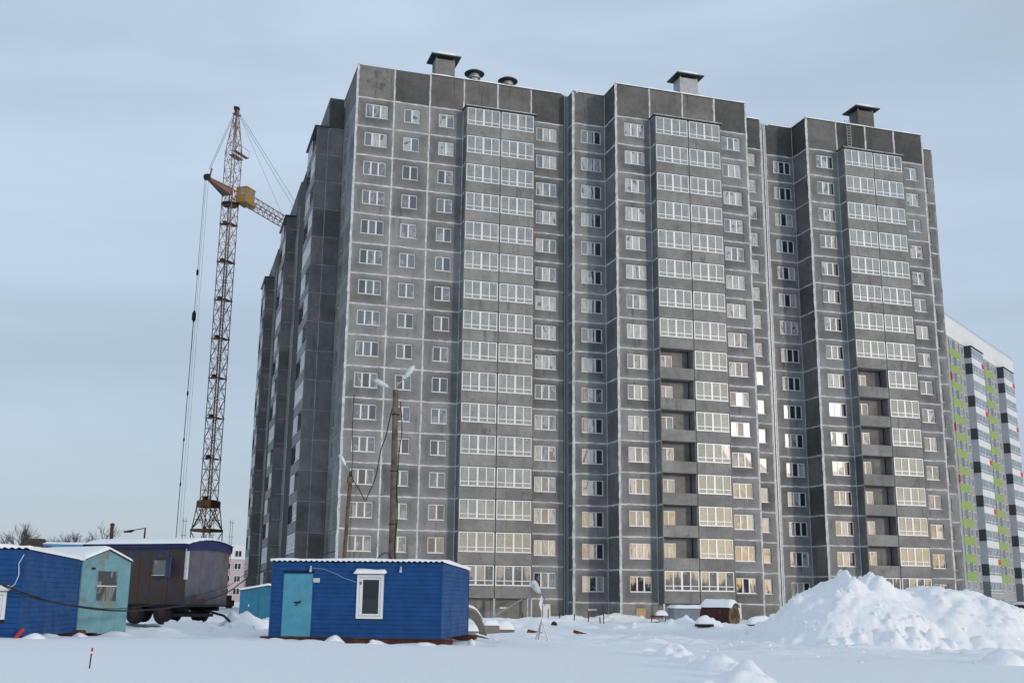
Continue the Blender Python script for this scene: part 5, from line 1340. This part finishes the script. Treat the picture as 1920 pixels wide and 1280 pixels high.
MB().tube([(0, 0, 0), (.02, 0, 7.9), (.05, 0, 8.1)], [.12, .08, .07], 8).build('lamp_post', M['dark_steel'], sl)
MB().tube([(.1, 0, 8.15), (-1.1, 0, 7.9)], .05, 6).build('lamp_arm', M['dark_steel'], sl)
MB().tube([(-1.0, 0, 7.9), (-1.3, 0, 7.8), (-2.0, 0, 7.7)], [.06, .14, .08], 8).build('lamp_head', M['dark_steel'], sl)
M['bark'] = simple('winter_bark', (.10, .08, .075), .9, 0, .25, 1.0)
M['twig'] = simple('winter_twigs', (.16, .13, .13), .9, 0, .2, 1.0)
def bare_tree(label, x, y, h, wdt, seed):
    rr = random.Random(seed); t = thing('bare_tree', label, 'tree', (x, y, gh(x, y) - .1), 0, 'bare trees behind the huts')
    tr = MB(); tw = MB()
    def grow(p, d, l, r, dep):
        n = 3; pts = [p]; q = p.copy(); dd = d.copy()
        for i in range(n):
            dd = (dd + Vector((rr.uniform(-.16, .16), rr.uniform(-.16, .16), rr.uniform(-.02, .14)))).normalized(); q = q + dd * l / n; pts.append(q.copy())
        rs_ = [r * (1 - .4 * i / n) for i in range(n + 1)]
        (tr if dep < 2 else tw).tube(pts, rs_, 6 if dep < 2 else 3)
        if dep >= 6: return
        k = rr.choice((3, 4)) if dep < 5 else 4
        for i in range(k):
            a = rr.uniform(0, 6.28); sp_r = rr.uniform(.35, .85) * (wdt if dep < 2 else 1)
            nd = (dd + Vector((math.cos(a) * sp_r, math.sin(a) * sp_r, rr.uniform(-.1, .25)))).normalized()
            grow(pts[-1] if i < 2 else pts[rr.choice((1, 2))], nd, l * rr.uniform(.62, .86), r * .66, dep + 1)
    grow(Vector((0, 0, 0)), Vector((0, 0, 1)), h * .30, h * .022, 0)
    tr.build('trunk', M['bark'], t); tw.build('crown', M['twig'], t)
bare_tree('wide bare tree over the roof of the blue hut', -36.3, 104, 12.2, 1.0, 1)
bare_tree('small bare tree left of the brown hipped roof', -39.5, 108, 10.2, .9, 2)
bare_tree('broad bare tree behind the rusty stove pipe', -23.2, 105, 12.4, 1.1, 3)
bare_tree('bare tree left of the rusty stove pipe', -26.6, 107, 11.8, .9, 4)
bare_tree('low bare tree to the right of the stove pipe', -19.2, 106, 9.8, .9, 6)

# a belt of conifers far behind the viewpoint, mirrored low in the windows
rw = random.Random(21); wood = MB()
for i in range(900):
    x = -160 + 480 * rw.random(); y = -330 - 40 * rw.random(); h = rw.uniform(9, 15); r = h * rw.uniform(.2, .3)
    wood.lathe([(r * .2, -2.6), (r, -1.8), (r * .62, -2.0 + h * .35), (r * .7, -2.0 + h * .38), (r * .35, -2.0 + h * .68), (r * .4, -2.0 + h * .7), (.02, -2.0 + h)], (x, y, 0), 6)
kind(wood.build('far_wood', simple('dark_conifers', (.03, .038, .03), .9, 0, .3, .3)), 'stuff')
